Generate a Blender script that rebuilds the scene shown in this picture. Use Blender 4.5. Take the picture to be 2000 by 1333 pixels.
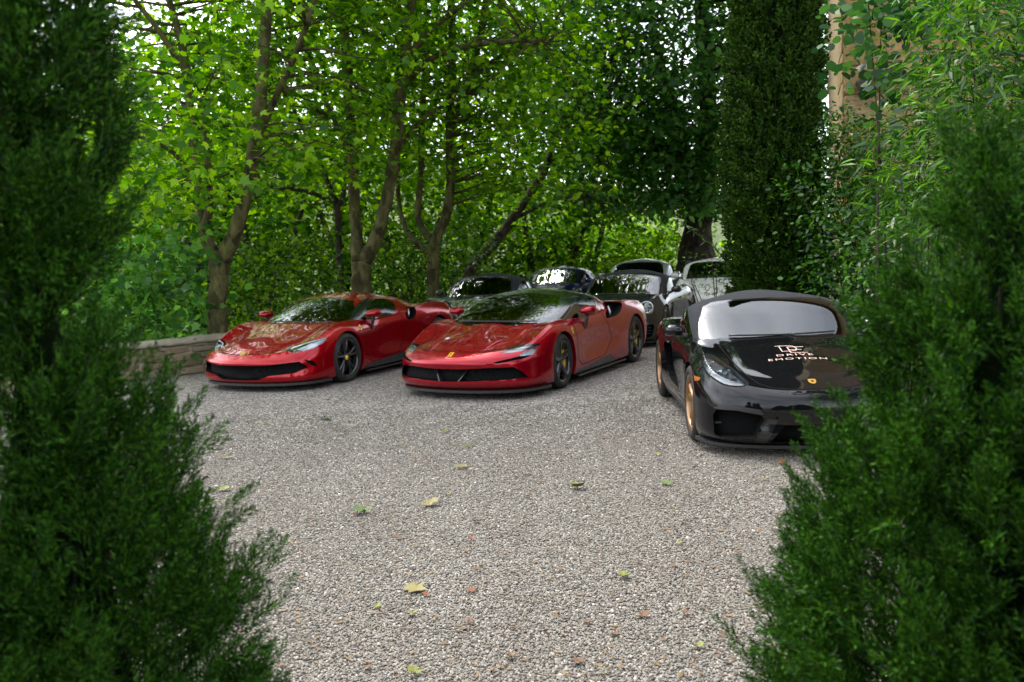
import bpy, bmesh, math, random
import numpy as np
from mathutils import Vector, Matrix
from mathutils.bvhtree import BVHTree

for o in list(bpy.data.objects):
    bpy.data.objects.remove(o)
scene = bpy.context.scene
COL = scene.collection
R = math.radians

# ------------------------------------------------------------------ camera
CAM_H, CAM_PITCH, CAM_ROLL, CAM_F = 1.748, 0.097, 0.040, 1823.0
cam_data = bpy.data.cameras.new('camera')
cam = bpy.data.objects.new('camera', cam_data)
COL.objects.link(cam)
cam_data.sensor_width = 36.0
cam_data.lens = 36.0 * CAM_F / 2000.0
cam_data.clip_start = 0.05
cam_data.clip_end = 3000.0
cam.matrix_world = (Matrix.Translation((0, 0, CAM_H)) @ Matrix.Rotation(math.pi / 2 - CAM_PITCH, 4, 'X')
                    @ Matrix.Rotation(-CAM_ROLL, 4, 'Z'))
cam_data.dof.use_dof = True
cam_data.dof.focus_distance = 6.5
cam_data.dof.aperture_fstop = 3.2
scene.camera = cam

# ------------------------------------------------------------------ sky and sun (bright overcast day)
SUN_EL, SUN_AZ = R(60), R(-38)      # azimuth measured from +Y towards +X
world = bpy.data.worlds.new('World')
scene.world = world
world.use_nodes = True
wn, wl = world.node_tree.nodes, world.node_tree.links
wn.clear()
w_out = wn.new('ShaderNodeOutputWorld')
w_bg = wn.new('ShaderNodeBackground')
w_sky = wn.new('ShaderNodeTexSky')
w_sky.sky_type = 'NISHITA'
w_sky.sun_disc = False
w_sky.sun_elevation = SUN_EL
w_sky.sun_rotation = SUN_AZ
w_sky.air_density = 1.0
w_sky.dust_density = 3.0
w_sky.ozone_density = 1.0
w_hsv = wn.new('ShaderNodeHueSaturation')
w_hsv.inputs['Saturation'].default_value = 0.30
# soft cloud cover: white veil, a little uneven
w_tc = wn.new('ShaderNodeTexCoord')
w_noise = wn.new('ShaderNodeTexNoise')
w_noise.inputs['Scale'].default_value = 2.6
w_noise.inputs['Detail'].default_value = 5.0
w_ramp = wn.new('ShaderNodeValToRGB')
w_ramp.color_ramp.elements[0].position = 0.30
w_ramp.color_ramp.elements[0].color = (1.25, 1.31, 1.40, 1)
w_ramp.color_ramp.elements[1].position = 0.70
w_ramp.color_ramp.elements[1].color = (2.7, 2.7, 2.66, 1)
w_mul = wn.new('ShaderNodeMix')
w_mul.data_type = 'RGBA'
w_mul.blend_type = 'MULTIPLY'
w_mul.inputs['Factor'].default_value = 1.0
wl.new(w_sky.outputs['Color'], w_hsv.inputs['Color'])
wl.new(w_tc.outputs['Generated'], w_noise.inputs['Vector'])
wl.new(w_noise.outputs['Fac'], w_ramp.inputs['Fac'])
wl.new(w_hsv.outputs['Color'], w_mul.inputs['A'])
wl.new(w_ramp.outputs['Color'], w_mul.inputs['B'])
wl.new(w_mul.outputs['Result'], w_bg.inputs['Color'])
w_bg.inputs['Strength'].default_value = 0.15
wl.new(w_bg.outputs['Background'], w_out.inputs['Surface'])

sun_data = bpy.data.lights.new('sun', 'SUN')
sun_data.energy = 1.3
sun_data.angle = R(12)
sun_data.color = (1.0, 0.96, 0.88)
sun = bpy.data.objects.new('sun', sun_data)
COL.objects.link(sun)
_sd = Vector((math.sin(SUN_AZ) * math.cos(SUN_EL), math.cos(SUN_AZ) * math.cos(SUN_EL), math.sin(SUN_EL)))
sun.rotation_euler = _sd.to_track_quat('Z', 'Y').to_euler()
sun.location = (0, 0, 30)

vs = scene.view_settings
vs.view_transform = 'Standard'
vs.look = 'None'
vs.exposure = 1.12
vs.gamma = 1.0
vs.use_curve_mapping = False
cy = scene.cycles
cy.max_bounces = 8
cy.diffuse_bounces = 3
cy.glossy_bounces = 4
cy.transmission_bounces = 6
cy.transparent_max_bounces = 8
cy.caustics_reflective = False
cy.caustics_refractive = False
cy.use_denoising = True

# ------------------------------------------------------------------ helpers
def srgb(r, g, b):
    f = lambda c: (c / 255 / 12.92) if c / 255 <= 0.04045 else ((c / 255 + 0.055) / 1.055) ** 2.4
    return (f(r), f(g), f(b))


def link(o, parent=None):
    COL.objects.link(o)
    if parent is not None:
        o.parent = parent
    return o


def tag(o, label=None, cat=None, group=None, kind=None):
    if label: o['label'] = label
    if cat: o['category'] = cat
    if group: o['group'] = group
    if kind: o['kind'] = kind
    return o


def empty(name, loc=(0, 0, 0), rz=0.0):
    o = bpy.data.objects.new(name, None)
    o.empty_display_size = 0.2
    o.location = loc
    o.rotation_euler = (0, 0, rz)
    COL.objects.link(o)
    return o


def mesh_np(name, V, F, mat=None, parent=None, smooth=False, mats=None, midx=None):
    """V (n,3), F (m,k) same-size faces, fast."""
    me = bpy.data.meshes.new(name)
    V = np.ascontiguousarray(V, dtype=np.float32)
    F = np.ascontiguousarray(F, dtype=np.int32)
    m, k = F.shape
    me.vertices.add(len(V))
    me.vertices.foreach_set('co', V.ravel())
    me.loops.add(m * k)
    me.loops.foreach_set('vertex_index', F.ravel())
    me.polygons.add(m)
    me.polygons.foreach_set('loop_start', np.arange(0, m * k, k, dtype=np.int32))
    if smooth:
        me.polygons.foreach_set('use_smooth', np.ones(m, dtype=bool))
    if midx is not None:
        me.polygons.foreach_set('material_index', np.ascontiguousarray(midx, dtype=np.int32))
    for mm in (mats or ([mat] if mat else [])):
        me.materials.append(mm)
    me.update(calc_edges=True)
    o = bpy.data.objects.new(name, me)
    return link(o, parent)


def mesh_bm(name, bm, mat=None, parent=None, smooth=True):
    me = bpy.data.meshes.new(name)
    for f in bm.faces:
        f.smooth = smooth
    bm.to_mesh(me)
    bm.free()
    if mat:
        me.materials.append(mat)
    o = bpy.data.objects.new(name, me)
    return link(o, parent)


def mesh_pd(name, V, F, mat=None, parent=None, smooth=False):
    me = bpy.data.meshes.new(name)
    me.from_pydata([tuple(v) for v in V], [], F)
    if smooth:
        for p in me.polygons:
            p.use_smooth = True
    if mat:
        me.materials.append(mat)
    me.update()
    o = bpy.data.objects.new(name, me)
    return link(o, parent)


class MB:
    """collects simple solids into one mesh"""
    def __init__(self):
        self.V, self.F = [], []

    def add(self, V, F):
        n = len(self.V)
        self.V += [tuple(v) for v in V]
        self.F += [tuple(i + n for i in f) for f in F]
        return self

    def box(self, x0, x1, y0, y1, z0, z1):
        V = [(x, y, z) for z in (z0, z1) for y in (y0, y1) for x in (x0, x1)]
        return self.add(V, [(0, 2, 3, 1), (4, 5, 7, 6), (0, 1, 5, 4), (2, 6, 7, 3), (0, 4, 6, 2), (1, 3, 7, 5)])

    def tube(self, pts, rad, n=8, cap=True):
        pts = [Vector(p) for p in pts]
        if not hasattr(rad, '__len__'):
            rad = [rad] * len(pts)
        V, F = [], []
        a = None
        for i, p in enumerate(pts):
            t = (pts[min(i + 1, len(pts) - 1)] - pts[max(i - 1, 0)]).normalized()
            if a is None:
                a = t.cross(Vector((0, 0, 1)))
                if a.length < 0.05:
                    a = t.cross(Vector((1, 0, 0)))
            a = (a - t * a.dot(t)).normalized()
            b = t.cross(a).normalized()
            for k in range(n):
                an = 2 * math.pi * k / n
                V.append(p + (a * math.cos(an) + b * math.sin(an)) * rad[i])
        for i in range(len(pts) - 1):
            for k in range(n):
                F.append((i * n + k, i * n + (k + 1) % n, (i + 1) * n + (k + 1) % n, (i + 1) * n + k))
        if cap:
            F.append(tuple(range(n - 1, -1, -1)))
            F.append(tuple((len(pts) - 1) * n + k for k in range(n)))
        return self.add(V, F)

    def lathe(self, prof, n=32, axis='y', c=(0, 0, 0), closed=False):
        """prof: list of (axial, radius)"""
        V, F = [], []
        for a, r in prof:
            for k in range(n):
                an = 2 * math.pi * k / n
                u, w = r * math.cos(an), r * math.sin(an)
                V.append((c[0] + u, c[1] + a, c[2] + w) if axis == 'y' else (c[0] + u, c[1] + w, c[2] + a))
        m = len(prof)
        for i in range(m if closed else m - 1):
            j = (i + 1) % m
            for k in range(n):
                F.append((i * n + k, j * n + k, j * n + (k + 1) % n, i * n + (k + 1) % n))
        return self.add(V, F)

    def build(self, name, mat=None, parent=None, smooth=False):
        return mesh_pd(name, self.V, self.F, mat, parent, smooth)


# ------------------------------------------------------------------ materials
def new_mat(name):
    m = bpy.data.materials.new(name)
    m.use_nodes = True
    nt = m.node_tree
    nt.nodes.clear()
    return m, nt.nodes, nt.links


def principled(name, col, rough=0.5, metal=0.0, coat=0.0, coat_rough=0.03, spec=0.5, noise=None, bump=None, vary=0.12):
    """plain procedural surface; noise=(scale, colour2) mixes in a second colour, bump=(scale, strength)"""
    m, N, L = new_mat(name)
    out = N.new('ShaderNodeOutputMaterial')
    p = N.new('ShaderNodeBsdfPrincipled')
    p.inputs['Base Color'].default_value = (*col, 1)
    p.inputs['Roughness'].default_value = rough
    p.inputs['Metallic'].default_value = metal
    p.inputs['Coat Weight'].default_value = coat
    p.inputs['Coat Roughness'].default_value = coat_rough
    p.inputs['Specular IOR Level'].default_value = spec
    L.new(p.outputs[0], out.inputs[0])
    tc = N.new('ShaderNodeTexCoord')
    if noise:
        n = N.new('ShaderNodeTexNoise')
        n.inputs['Scale'].default_value = noise[0]
        n.inputs['Detail'].default_value = 6
        L.new(tc.outputs['Object'], n.inputs['Vector'])
        r = N.new('ShaderNodeValToRGB')
        r.color_ramp.elements[0].position = 0.35
        r.color_ramp.elements[1].position = 0.65
        r.color_ramp.elements[0].color = (*col, 1)
        r.color_ramp.elements[1].color = (*noise[1], 1)
        L.new(n.outputs['Fac'], r.inputs['Fac'])
        L.new(r.outputs['Color'], p.inputs['Base Color'])
    if bump:
        n2 = N.new('ShaderNodeTexNoise')
        n2.inputs['Scale'].default_value = bump[0]
        n2.inputs['Detail'].default_value = 5
        L.new(tc.outputs['Object'], n2.inputs['Vector'])
        b = N.new('ShaderNodeBump')
        b.inputs['Strength'].default_value = bump[1]
        b.inputs['Distance'].default_value = 0.02
        L.new(n2.outputs['Fac'], b.inputs['Height'])
        L.new(b.outputs['Normal'], p.inputs['Normal'])
    return m


def paint(name, col, metal=0.35, rough=0.38, dust=(0.30, 0.27, 0.23)):
    """clear-coated car paint with a very thin film of dust low on the panels' noise"""
    m, N, L = new_mat(name)
    out = N.new('ShaderNodeOutputMaterial')
    p = N.new('ShaderNodeBsdfPrincipled')
    p.inputs['Roughness'].default_value = rough
    p.inputs['Metallic'].default_value = metal
    p.inputs['Coat Weight'].default_value = 1.0
    p.inputs['Coat IOR'].default_value = 1.45
    p.inputs['Specular IOR Level'].default_value = 0.0
    tc = N.new('ShaderNodeTexCoord')
    n = N.new('ShaderNodeTexNoise')
    n.inputs['Scale'].default_value = 3.0
    n.inputs['Detail'].default_value = 8
    n.inputs['Roughness'].default_value = 0.7
    L.new(tc.outputs['Object'], n.inputs['Vector'])
    r = N.new('ShaderNodeMapRange')
    r.inputs['From Min'].default_value = 0.40
    r.inputs['From Max'].default_value = 0.80
    r.inputs['To Min'].default_value = 0.0
    r.inputs['To Max'].default_value = 0.004
    L.new(n.outputs['Fac'], r.inputs['Value'])
    mix = N.new('ShaderNodeMix')
    mix.data_type = 'RGBA'
    mix.inputs['A'].default_value = (*col, 1)
    mix.inputs['B'].default_value = (*dust, 1)
    L.new(r.outputs['Result'], mix.inputs['Factor'])
    L.new(mix.outputs['Result'], p.inputs['Base Color'])
    r2 = N.new('ShaderNodeMapRange')
    r2.inputs['From Min'].default_value = 0.35
    r2.inputs['From Max'].default_value = 0.75
    r2.inputs['To Min'].default_value = 0.0
    r2.inputs['To Max'].default_value = 0.008
    L.new(n.outputs['Fac'], r2.inputs['Value'])
    L.new(r2.outputs['Result'], p.inputs['Coat Roughness'])
    L.new(p.outputs[0], out.inputs[0])
    return m


def glass(name, tint=(0.25, 0.30, 0.28), ior=1.7):
    m, N, L = new_mat(name)
    out = N.new('ShaderNodeOutputMaterial')
    t = N.new('ShaderNodeBsdfTransparent')
    t.inputs['Color'].default_value = (*tint, 1)
    g = N.new('ShaderNodeBsdfGlossy')
    g.inputs['Roughness'].default_value = 0.0
    g.inputs['Color'].default_value = (0.95, 0.98, 1.0, 1)
    fr = N.new('ShaderNodeFresnel')
    fr.inputs['IOR'].default_value = ior
    mx = N.new('ShaderNodeMixShader')
    L.new(fr.outputs[0], mx.inputs[0])
    L.new(t.outputs[0], mx.inputs[1])
    L.new(g.outputs[0], mx.inputs[2])
    L.new(mx.outputs[0], out.inputs[0])
    return m

# ------------------------------------------------------------------ image point -> world point at a given depth (layout aid)
def at(px, py, Y):
    U, V = px - 1000, 666.5 - py
    c, s = math.cos(CAM_ROLL), math.sin(CAM_ROLL)
    u, v = U * c + V * s, -U * s + V * c
    d = Vector((u / CAM_F, 1, v / CAM_F))
    cp, sp = math.cos(CAM_PITCH), math.sin(CAM_PITCH)
    d = Vector((d.x, d.y * cp + d.z * sp, -d.y * sp + d.z * cp))
    return Vector((0, 0, CAM_H)) + d * (Y / d.y)


# ------------------------------------------------------------------ ground and gravel
def patch_nodes(N, L):
    """damp patches and faint wheel tracks, by position in the yard"""
    g = N.new('ShaderNodeNewGeometry')
    n = N.new('ShaderNodeTexNoise')
    n.inputs['Scale'].default_value = 0.75
    n.inputs['Detail'].default_value = 6
    n.inputs['Roughness'].default_value = .62
    L.new(g.outputs['Position'], n.inputs['Vector'])
    mp = N.new('ShaderNodeMapping')
    mp.inputs['Rotation'].default_value = (0, 0, .35)
    mp.inputs['Scale'].default_value = (1.5, .13, 1)
    L.new(g.outputs['Position'], mp.inputs['Vector'])
    n2 = N.new('ShaderNodeTexNoise')
    n2.inputs['Scale'].default_value = 1.0
    n2.inputs['Detail'].default_value = 3
    L.new(mp.outputs[0], n2.inputs['Vector'])
    a = N.new('ShaderNodeMath'); a.operation = 'ADD'
    L.new(n.outputs['Fac'], a.inputs[0])
    L.new(n2.outputs['Fac'], a.inputs[1])
    r = N.new('ShaderNodeValToRGB')
    r.color_ramp.elements[0].position = 0.40
    r.color_ramp.elements[0].color = (1.0, 0.97, 0.92, 1)
    r.color_ramp.elements[1].position = 0.64
    r.color_ramp.elements[1].color = (1.16, 1.145, 1.10, 1)
    h = N.new('ShaderNodeMath'); h.operation = 'MULTIPLY'
    h.inputs[1].default_value = .5
    L.new(a.outputs[0], h.inputs[0])
    L.new(h.outputs[0], r.inputs['Fac'])
    return r.outputs['Color']


def gravel_mat(name, near):
    m, N, L = new_mat(name)
    out = N.new('ShaderNodeOutputMaterial')
    p = N.new('ShaderNodeBsdfPrincipled')
    p.inputs['Roughness'].default_value = 0.8
    p.inputs['Specular IOR Level'].default_value = 0.3
    L.new(p.outputs[0], out.inputs[0])
    tc = N.new('ShaderNodeTexCoord')
    ramp = N.new('ShaderNodeValToRGB')
    cr = ramp.color_ramp
    cols = [(0.0, (0.07, 0.065, 0.058)), (0.18, (0.17, 0.155, 0.135)), (0.36, (0.36, 0.335, 0.30)), (0.52, (0.30, 0.295, 0.29)),
            (0.66, (0.40, 0.37, 0.33)), (0.8, (0.32, 0.255, 0.22)), (0.9, (0.47, 0.45, 0.42)), (1.0, (0.60, 0.59, 0.57))]
    while len(cr.elements) < len(cols):
        cr.elements.new(0.5)
    for e, (a, c) in zip(cr.elements, cols):
        e.position = a
        e.color = (*c, 1)
    if near:
        oi = N.new('ShaderNodeObjectInfo')
        L.new(oi.outputs['Random'], ramp.inputs['Fac'])
        n = N.new('ShaderNodeTexNoise')
        n.inputs['Scale'].default_value = 3.0
        L.new(tc.outputs['Object'], n.inputs['Vector'])
        mx = N.new('ShaderNodeMix'); mx.data_type = 'RGBA'; mx.blend_type = 'MULTIPLY'
        mx.inputs['Factor'].default_value = 0.45
        L.new(ramp.outputs['Color'], mx.inputs['A'])
        L.new(n.outputs['Color'], mx.inputs['B'])
        m3 = N.new('ShaderNodeMix'); m3.data_type = 'RGBA'; m3.blend_type = 'MULTIPLY'
        m3.inputs['Factor'].default_value = 1.0
        m3.inputs['B'].default_value = (0.71, 0.695, 0.665, 1)
        m4 = N.new('ShaderNodeMix'); m4.data_type = 'RGBA'; m4.blend_type = 'MULTIPLY'
        m4.inputs['Factor'].default_value = 1.0
        L.new(mx.outputs['Result'], m4.inputs['A'])
        L.new(patch_nodes(N, L), m4.inputs['B'])
        L.new(m4.outputs['Result'], m3.inputs['A'])
        L.new(m3.outputs['Result'], p.inputs['Base Color'])
        return m
    v = N.new('ShaderNodeTexVoronoi')
    v.inputs['Scale'].default_value = 46
    L.new(tc.outputs['Object'], v.inputs['Vector'])
    sep = N.new('ShaderNodeSeparateColor')
    L.new(v.outputs['Color'], sep.inputs[0])
    L.new(sep.outputs[0], ramp.inputs['Fac'])
    # dark joints between the pebbles
    jr = N.new('ShaderNodeMapRange')
    jr.inputs['From Min'].default_value = 0.25
    jr.inputs['From Max'].default_value = 0.62
    jr.inputs['To Min'].default_value = 1.05
    jr.inputs['To Max'].default_value = 0.42
    L.new(v.outputs['Distance'], jr.inputs['Value'])
    mx = N.new('ShaderNodeMix'); mx.data_type = 'RGBA'; mx.blend_type = 'MULTIPLY'
    mx.inputs['Factor'].default_value = 1.0
    L.new(ramp.outputs['Color'], mx.inputs['A'])
    L.new(jr.outputs['Result'], mx.inputs['B'])
    m2 = N.new('ShaderNodeMix'); m2.data_type = 'RGBA'; m2.blend_type = 'MULTIPLY'
    m2.inputs['Factor'].default_value = 1.0
    L.new(mx.outputs['Result'], m2.inputs['A'])
    L.new(patch_nodes(N, L), m2.inputs['B'])
    L.new(m2.outputs['Result'], p.inputs['Base Color'])
    b = N.new('ShaderNodeBump')
    b.inputs['Strength'].default_value = 0.9
    b.inputs['Distance'].default_value = 0.012
    b.invert = True
    L.new(v.outputs['Distance'], b.inputs['Height'])
    L.new(b.outputs['Normal'], p.inputs['Normal'])
    return m


def terrain_z(x, y):
    """flat yard, then the slope falls to a valley and a wooded hill rises beyond"""
    d = np.maximum(0, np.maximum(y - 29.0, -x - 10.5 + 0.05 * y))
    d = np.maximum(d, np.maximum(0, x - 60))
    drop = -22 * (1 - np.exp(-(d / 28.0) ** 1.3))
    hill = np.clip((y - 150) / 240, 0, 1)
    hill = hill * hill * (3 - 2 * hill)
    top = 72 - 0.17 * (x + 120)
    top = np.clip(top, 24, 95)
    return drop + hill * top


def build_setting():
    ground_m = principled('meadow_ground', (0.05, 0.075, 0.02), 0.9, noise=(0.12, (0.10, 0.12, 0.035)), bump=(2.0, 0.6))
    # graded grid: fine near, coarse far
    xs = np.concatenate([np.linspace(-900, -80, 28), np.linspace(-70, 70, 57), np.linspace(80, 900, 28)])
    ys = np.concatenate([np.linspace(-300, -30, 8), np.linspace(-20, 80, 41), np.linspace(90, 460, 60), np.linspace(480, 1500, 14)])
    X, Y = np.meshgrid(xs, ys)
    rng = np.random.default_rng(5)
    Z = terrain_z(X, Y)
    far = np.clip((Y - 100) / 60, 0, 1)
    Z = Z + far * (rng.normal(0, 1.6, X.shape)) - 0.02
    V = np.stack([X.ravel(), Y.ravel(), Z.ravel()], 1)
    nx = len(xs)
    F = [(j * nx + i, j * nx + i + 1, (j + 1) * nx + i + 1, (j + 1) * nx + i) for j in range(len(ys) - 1) for i in range(nx - 1)]
    o = mesh_np('ground', V, np.array(F), ground_m)
    tag(o, kind='structure')
    # gravel sheet of the yard
    yard = [(-10.2, -6), (16, -6), (16, 28), (-7, 28), (-8.2, 22), (-9.0, 16), (-9.6, 10)]
    bm = bmesh.new()
    bm.faces.new([bm.verts.new((x, y, 0.0)) for x, y in yard])
    o = mesh_bm('gravel_yard', bm, gravel_mat('gravel_sheet', False), None, False)
    tag(o, kind='structure')
    # loose pebbles, each a real stone, over the near part
    stones = []
    pm = gravel_mat('pebble', True)
    rr = random.Random(3)
    pcoll = bpy.data.collections.new('pebble_shapes')
    for k in range(7):
        bm = bmesh.new()
        bmesh.ops.create_icosphere(bm, subdivisions=2 if k < 3 else 1, radius=1.0)
        sx, sy, sz = rr.uniform(.8, 1.25), rr.uniform(.6, .95), rr.uniform(.42, .65)
        for v in bm.verts:
            j = 1 + rr.uniform(-.12, .12)
            v.co = Vector((v.co.x * sx * j, v.co.y * sy * j, v.co.z * sz * j))
        me = bpy.data.meshes.new('pebble_shape')
        for f in bm.faces:
            f.smooth = True
        bm.to_mesh(me); bm.free()
        me.materials.append(pm)
        ob = bpy.data.objects.new('pebble_shape', me)
        pcoll.objects.link(ob)
    # carrier: area seen near the camera
    V = [(-2.4, 2.6, .004), (2.6, 2.6, .004), (5.2, 11.5, .004), (-5.6, 11.5, .004)]
    bm = bmesh.new()
    bm.faces.new([bm.verts.new(v) for v in V])
    bmesh.ops.subdivide_edges(bm, edges=bm.edges[:], cuts=8, use_grid_fill=True)
    o = mesh_bm('gravel', bm, pm, None, False)
    tag(o, 'loose grey and tan pebbles covering the parking yard', 'gravel', kind='stuff')
    ng = bpy.data.node_groups.new('scatter_pebbles', 'GeometryNodeTree')
    ng.interface.new_socket('Geometry', in_out='INPUT', socket_type='NodeSocketGeometry')
    ng.interface.new_socket('Geometry', in_out='OUTPUT', socket_type='NodeSocketGeometry')
    n = ng.nodes
    l = ng.links
    gi, go = n.new('NodeGroupInput'), n.new('NodeGroupOutput')
    dp = n.new('GeometryNodeDistributePointsOnFaces')
    # thinning out with distance until only the sheet is left
    pos = n.new('GeometryNodeInputPosition')
    sx = n.new('ShaderNodeSeparateXYZ')
    mr = n.new('ShaderNodeMapRange')
    mr.inputs['From Min'].default_value = 4.5
    mr.inputs['From Max'].default_value = 10.8
    mr.inputs['To Min'].default_value = 10500
    mr.inputs['To Max'].default_value = 0
    l.new(pos.outputs[0], sx.inputs[0])
    l.new(sx.outputs['Y'], mr.inputs['Value'])
    l.new(mr.outputs['Result'], dp.inputs['Density'])
    dp.inputs['Seed'].default_value = 4
    ci = n.new('GeometryNodeCollectionInfo')
    ci.inputs['Collection'].default_value = pcoll
    ci.inputs['Separate Children'].default_value = True
    ci.inputs['Reset Children'].default_value = True
    ip = n.new('GeometryNodeInstanceOnPoints')
    ip.inputs['Pick Instance'].default_value = True
    rv = n.new('FunctionNodeRandomValue')
    rv.data_type = 'FLOAT_VECTOR'
    rv.inputs[0].default_value = (-.45, -.45, 0)
    rv.inputs[1].default_value = (.45, .45, 6.283)
    rs = n.new('FunctionNodeRandomValue')
    rs.data_type = 'FLOAT'
    rs.inputs[2].default_value = 0.0038
    rs.inputs[3].default_value = 0.0092
    l.new(gi.outputs[0], dp.inputs['Mesh'])
    l.new(dp.outputs['Points'], ip.inputs['Points'])
    l.new(ci.outputs[0], ip.inputs['Instance'])
    l.new(rv.outputs[0], ip.inputs['Rotation'])
    l.new(rs.outputs[1], ip.inputs['Scale'])
    l.new(ip.outputs[0], go.inputs[0])
    md = o.modifiers.new('pebbles', 'NODES')
    md.node_group = ng


# ------------------------------------------------------------------ masonry
def stone_block(rng, w, h, d, jit=.12):
    """rough stone: a box with knocked-off corners and a bulged face (front = -y)"""
    bm = bmesh.new()
    bmesh.ops.create_cube(bm, size=1.0)
    bmesh.ops.bevel(bm, geom=bm.edges[:], offset=.13, segments=2, affect='EDGES', profile=.6)
    for v in bm.verts:
        v.co.x = v.co.x * w * (1 + rng.uniform(-jit, jit) * .4)
        v.co.z = v.co.z * h * (1 + rng.uniform(-jit, jit) * .5)
        v.co.y = v.co.y * d + (rng.uniform(-.012, .008) if v.co.y < 0 else 0)
    me = bpy.data.meshes.new('stone')
    bm.to_mesh(me); bm.free()
    return me


def stone_mat(name, cols, rough=.9, scale=9.0, bump=.7):
    m, N, L = new_mat(name)
    out = N.new('ShaderNodeOutputMaterial')
    p = N.new('ShaderNodeBsdfPrincipled')
    p.inputs['Roughness'].default_value = rough
    p.inputs['Specular IOR Level'].default_value = .2
    L.new(p.outputs[0], out.inputs[0])
    oi = N.new('ShaderNodeObjectInfo')
    r = N.new('ShaderNodeValToRGB')
    while len(r.color_ramp.elements) < len(cols):
        r.color_ramp.elements.new(.5)
    for i, (e, c) in enumerate(zip(r.color_ramp.elements, cols)):
        e.position = i / (len(cols) - 1)
        e.color = (*c, 1)
    L.new(oi.outputs['Random'], r.inputs['Fac'])
    tc = N.new('ShaderNodeTexCoord')
    n = N.new('ShaderNodeTexNoise')
    n.inputs['Scale'].default_value = scale
    n.inputs['Detail'].default_value = 8
    n.inputs['Roughness'].default_value = .65
    L.new(tc.outputs['Object'], n.inputs['Vector'])
    r2 = N.new('ShaderNodeValToRGB')
    r2.color_ramp.elements[0].position = .3
    r2.color_ramp.elements[0].color = (.42, .40, .34, 1)
    r2.color_ramp.elements[1].position = .72
    r2.color_ramp.elements[1].color = (1.15, 1.12, 1.05, 1)
    L.new(n.outputs['Fac'], r2.inputs['Fac'])
    mx = N.new('ShaderNodeMix'); mx.data_type = 'RGBA'; mx.blend_type = 'MULTIPLY'
    mx.inputs['Factor'].default_value = 1
    L.new(r.outputs['Color'], mx.inputs['A'])
    L.new(r2.outputs['Color'], mx.inputs['B'])
    L.new(mx.outputs['Result'], p.inputs['Base Color'])
    b = N.new('ShaderNodeBump')
    b.inputs['Strength'].default_value = bump
    b.inputs['Distance'].default_value = .02
    L.new(n.outputs['Fac'], b.inputs['Height'])
    L.new(b.outputs['Normal'], p.inputs['Normal'])
    return m


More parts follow.
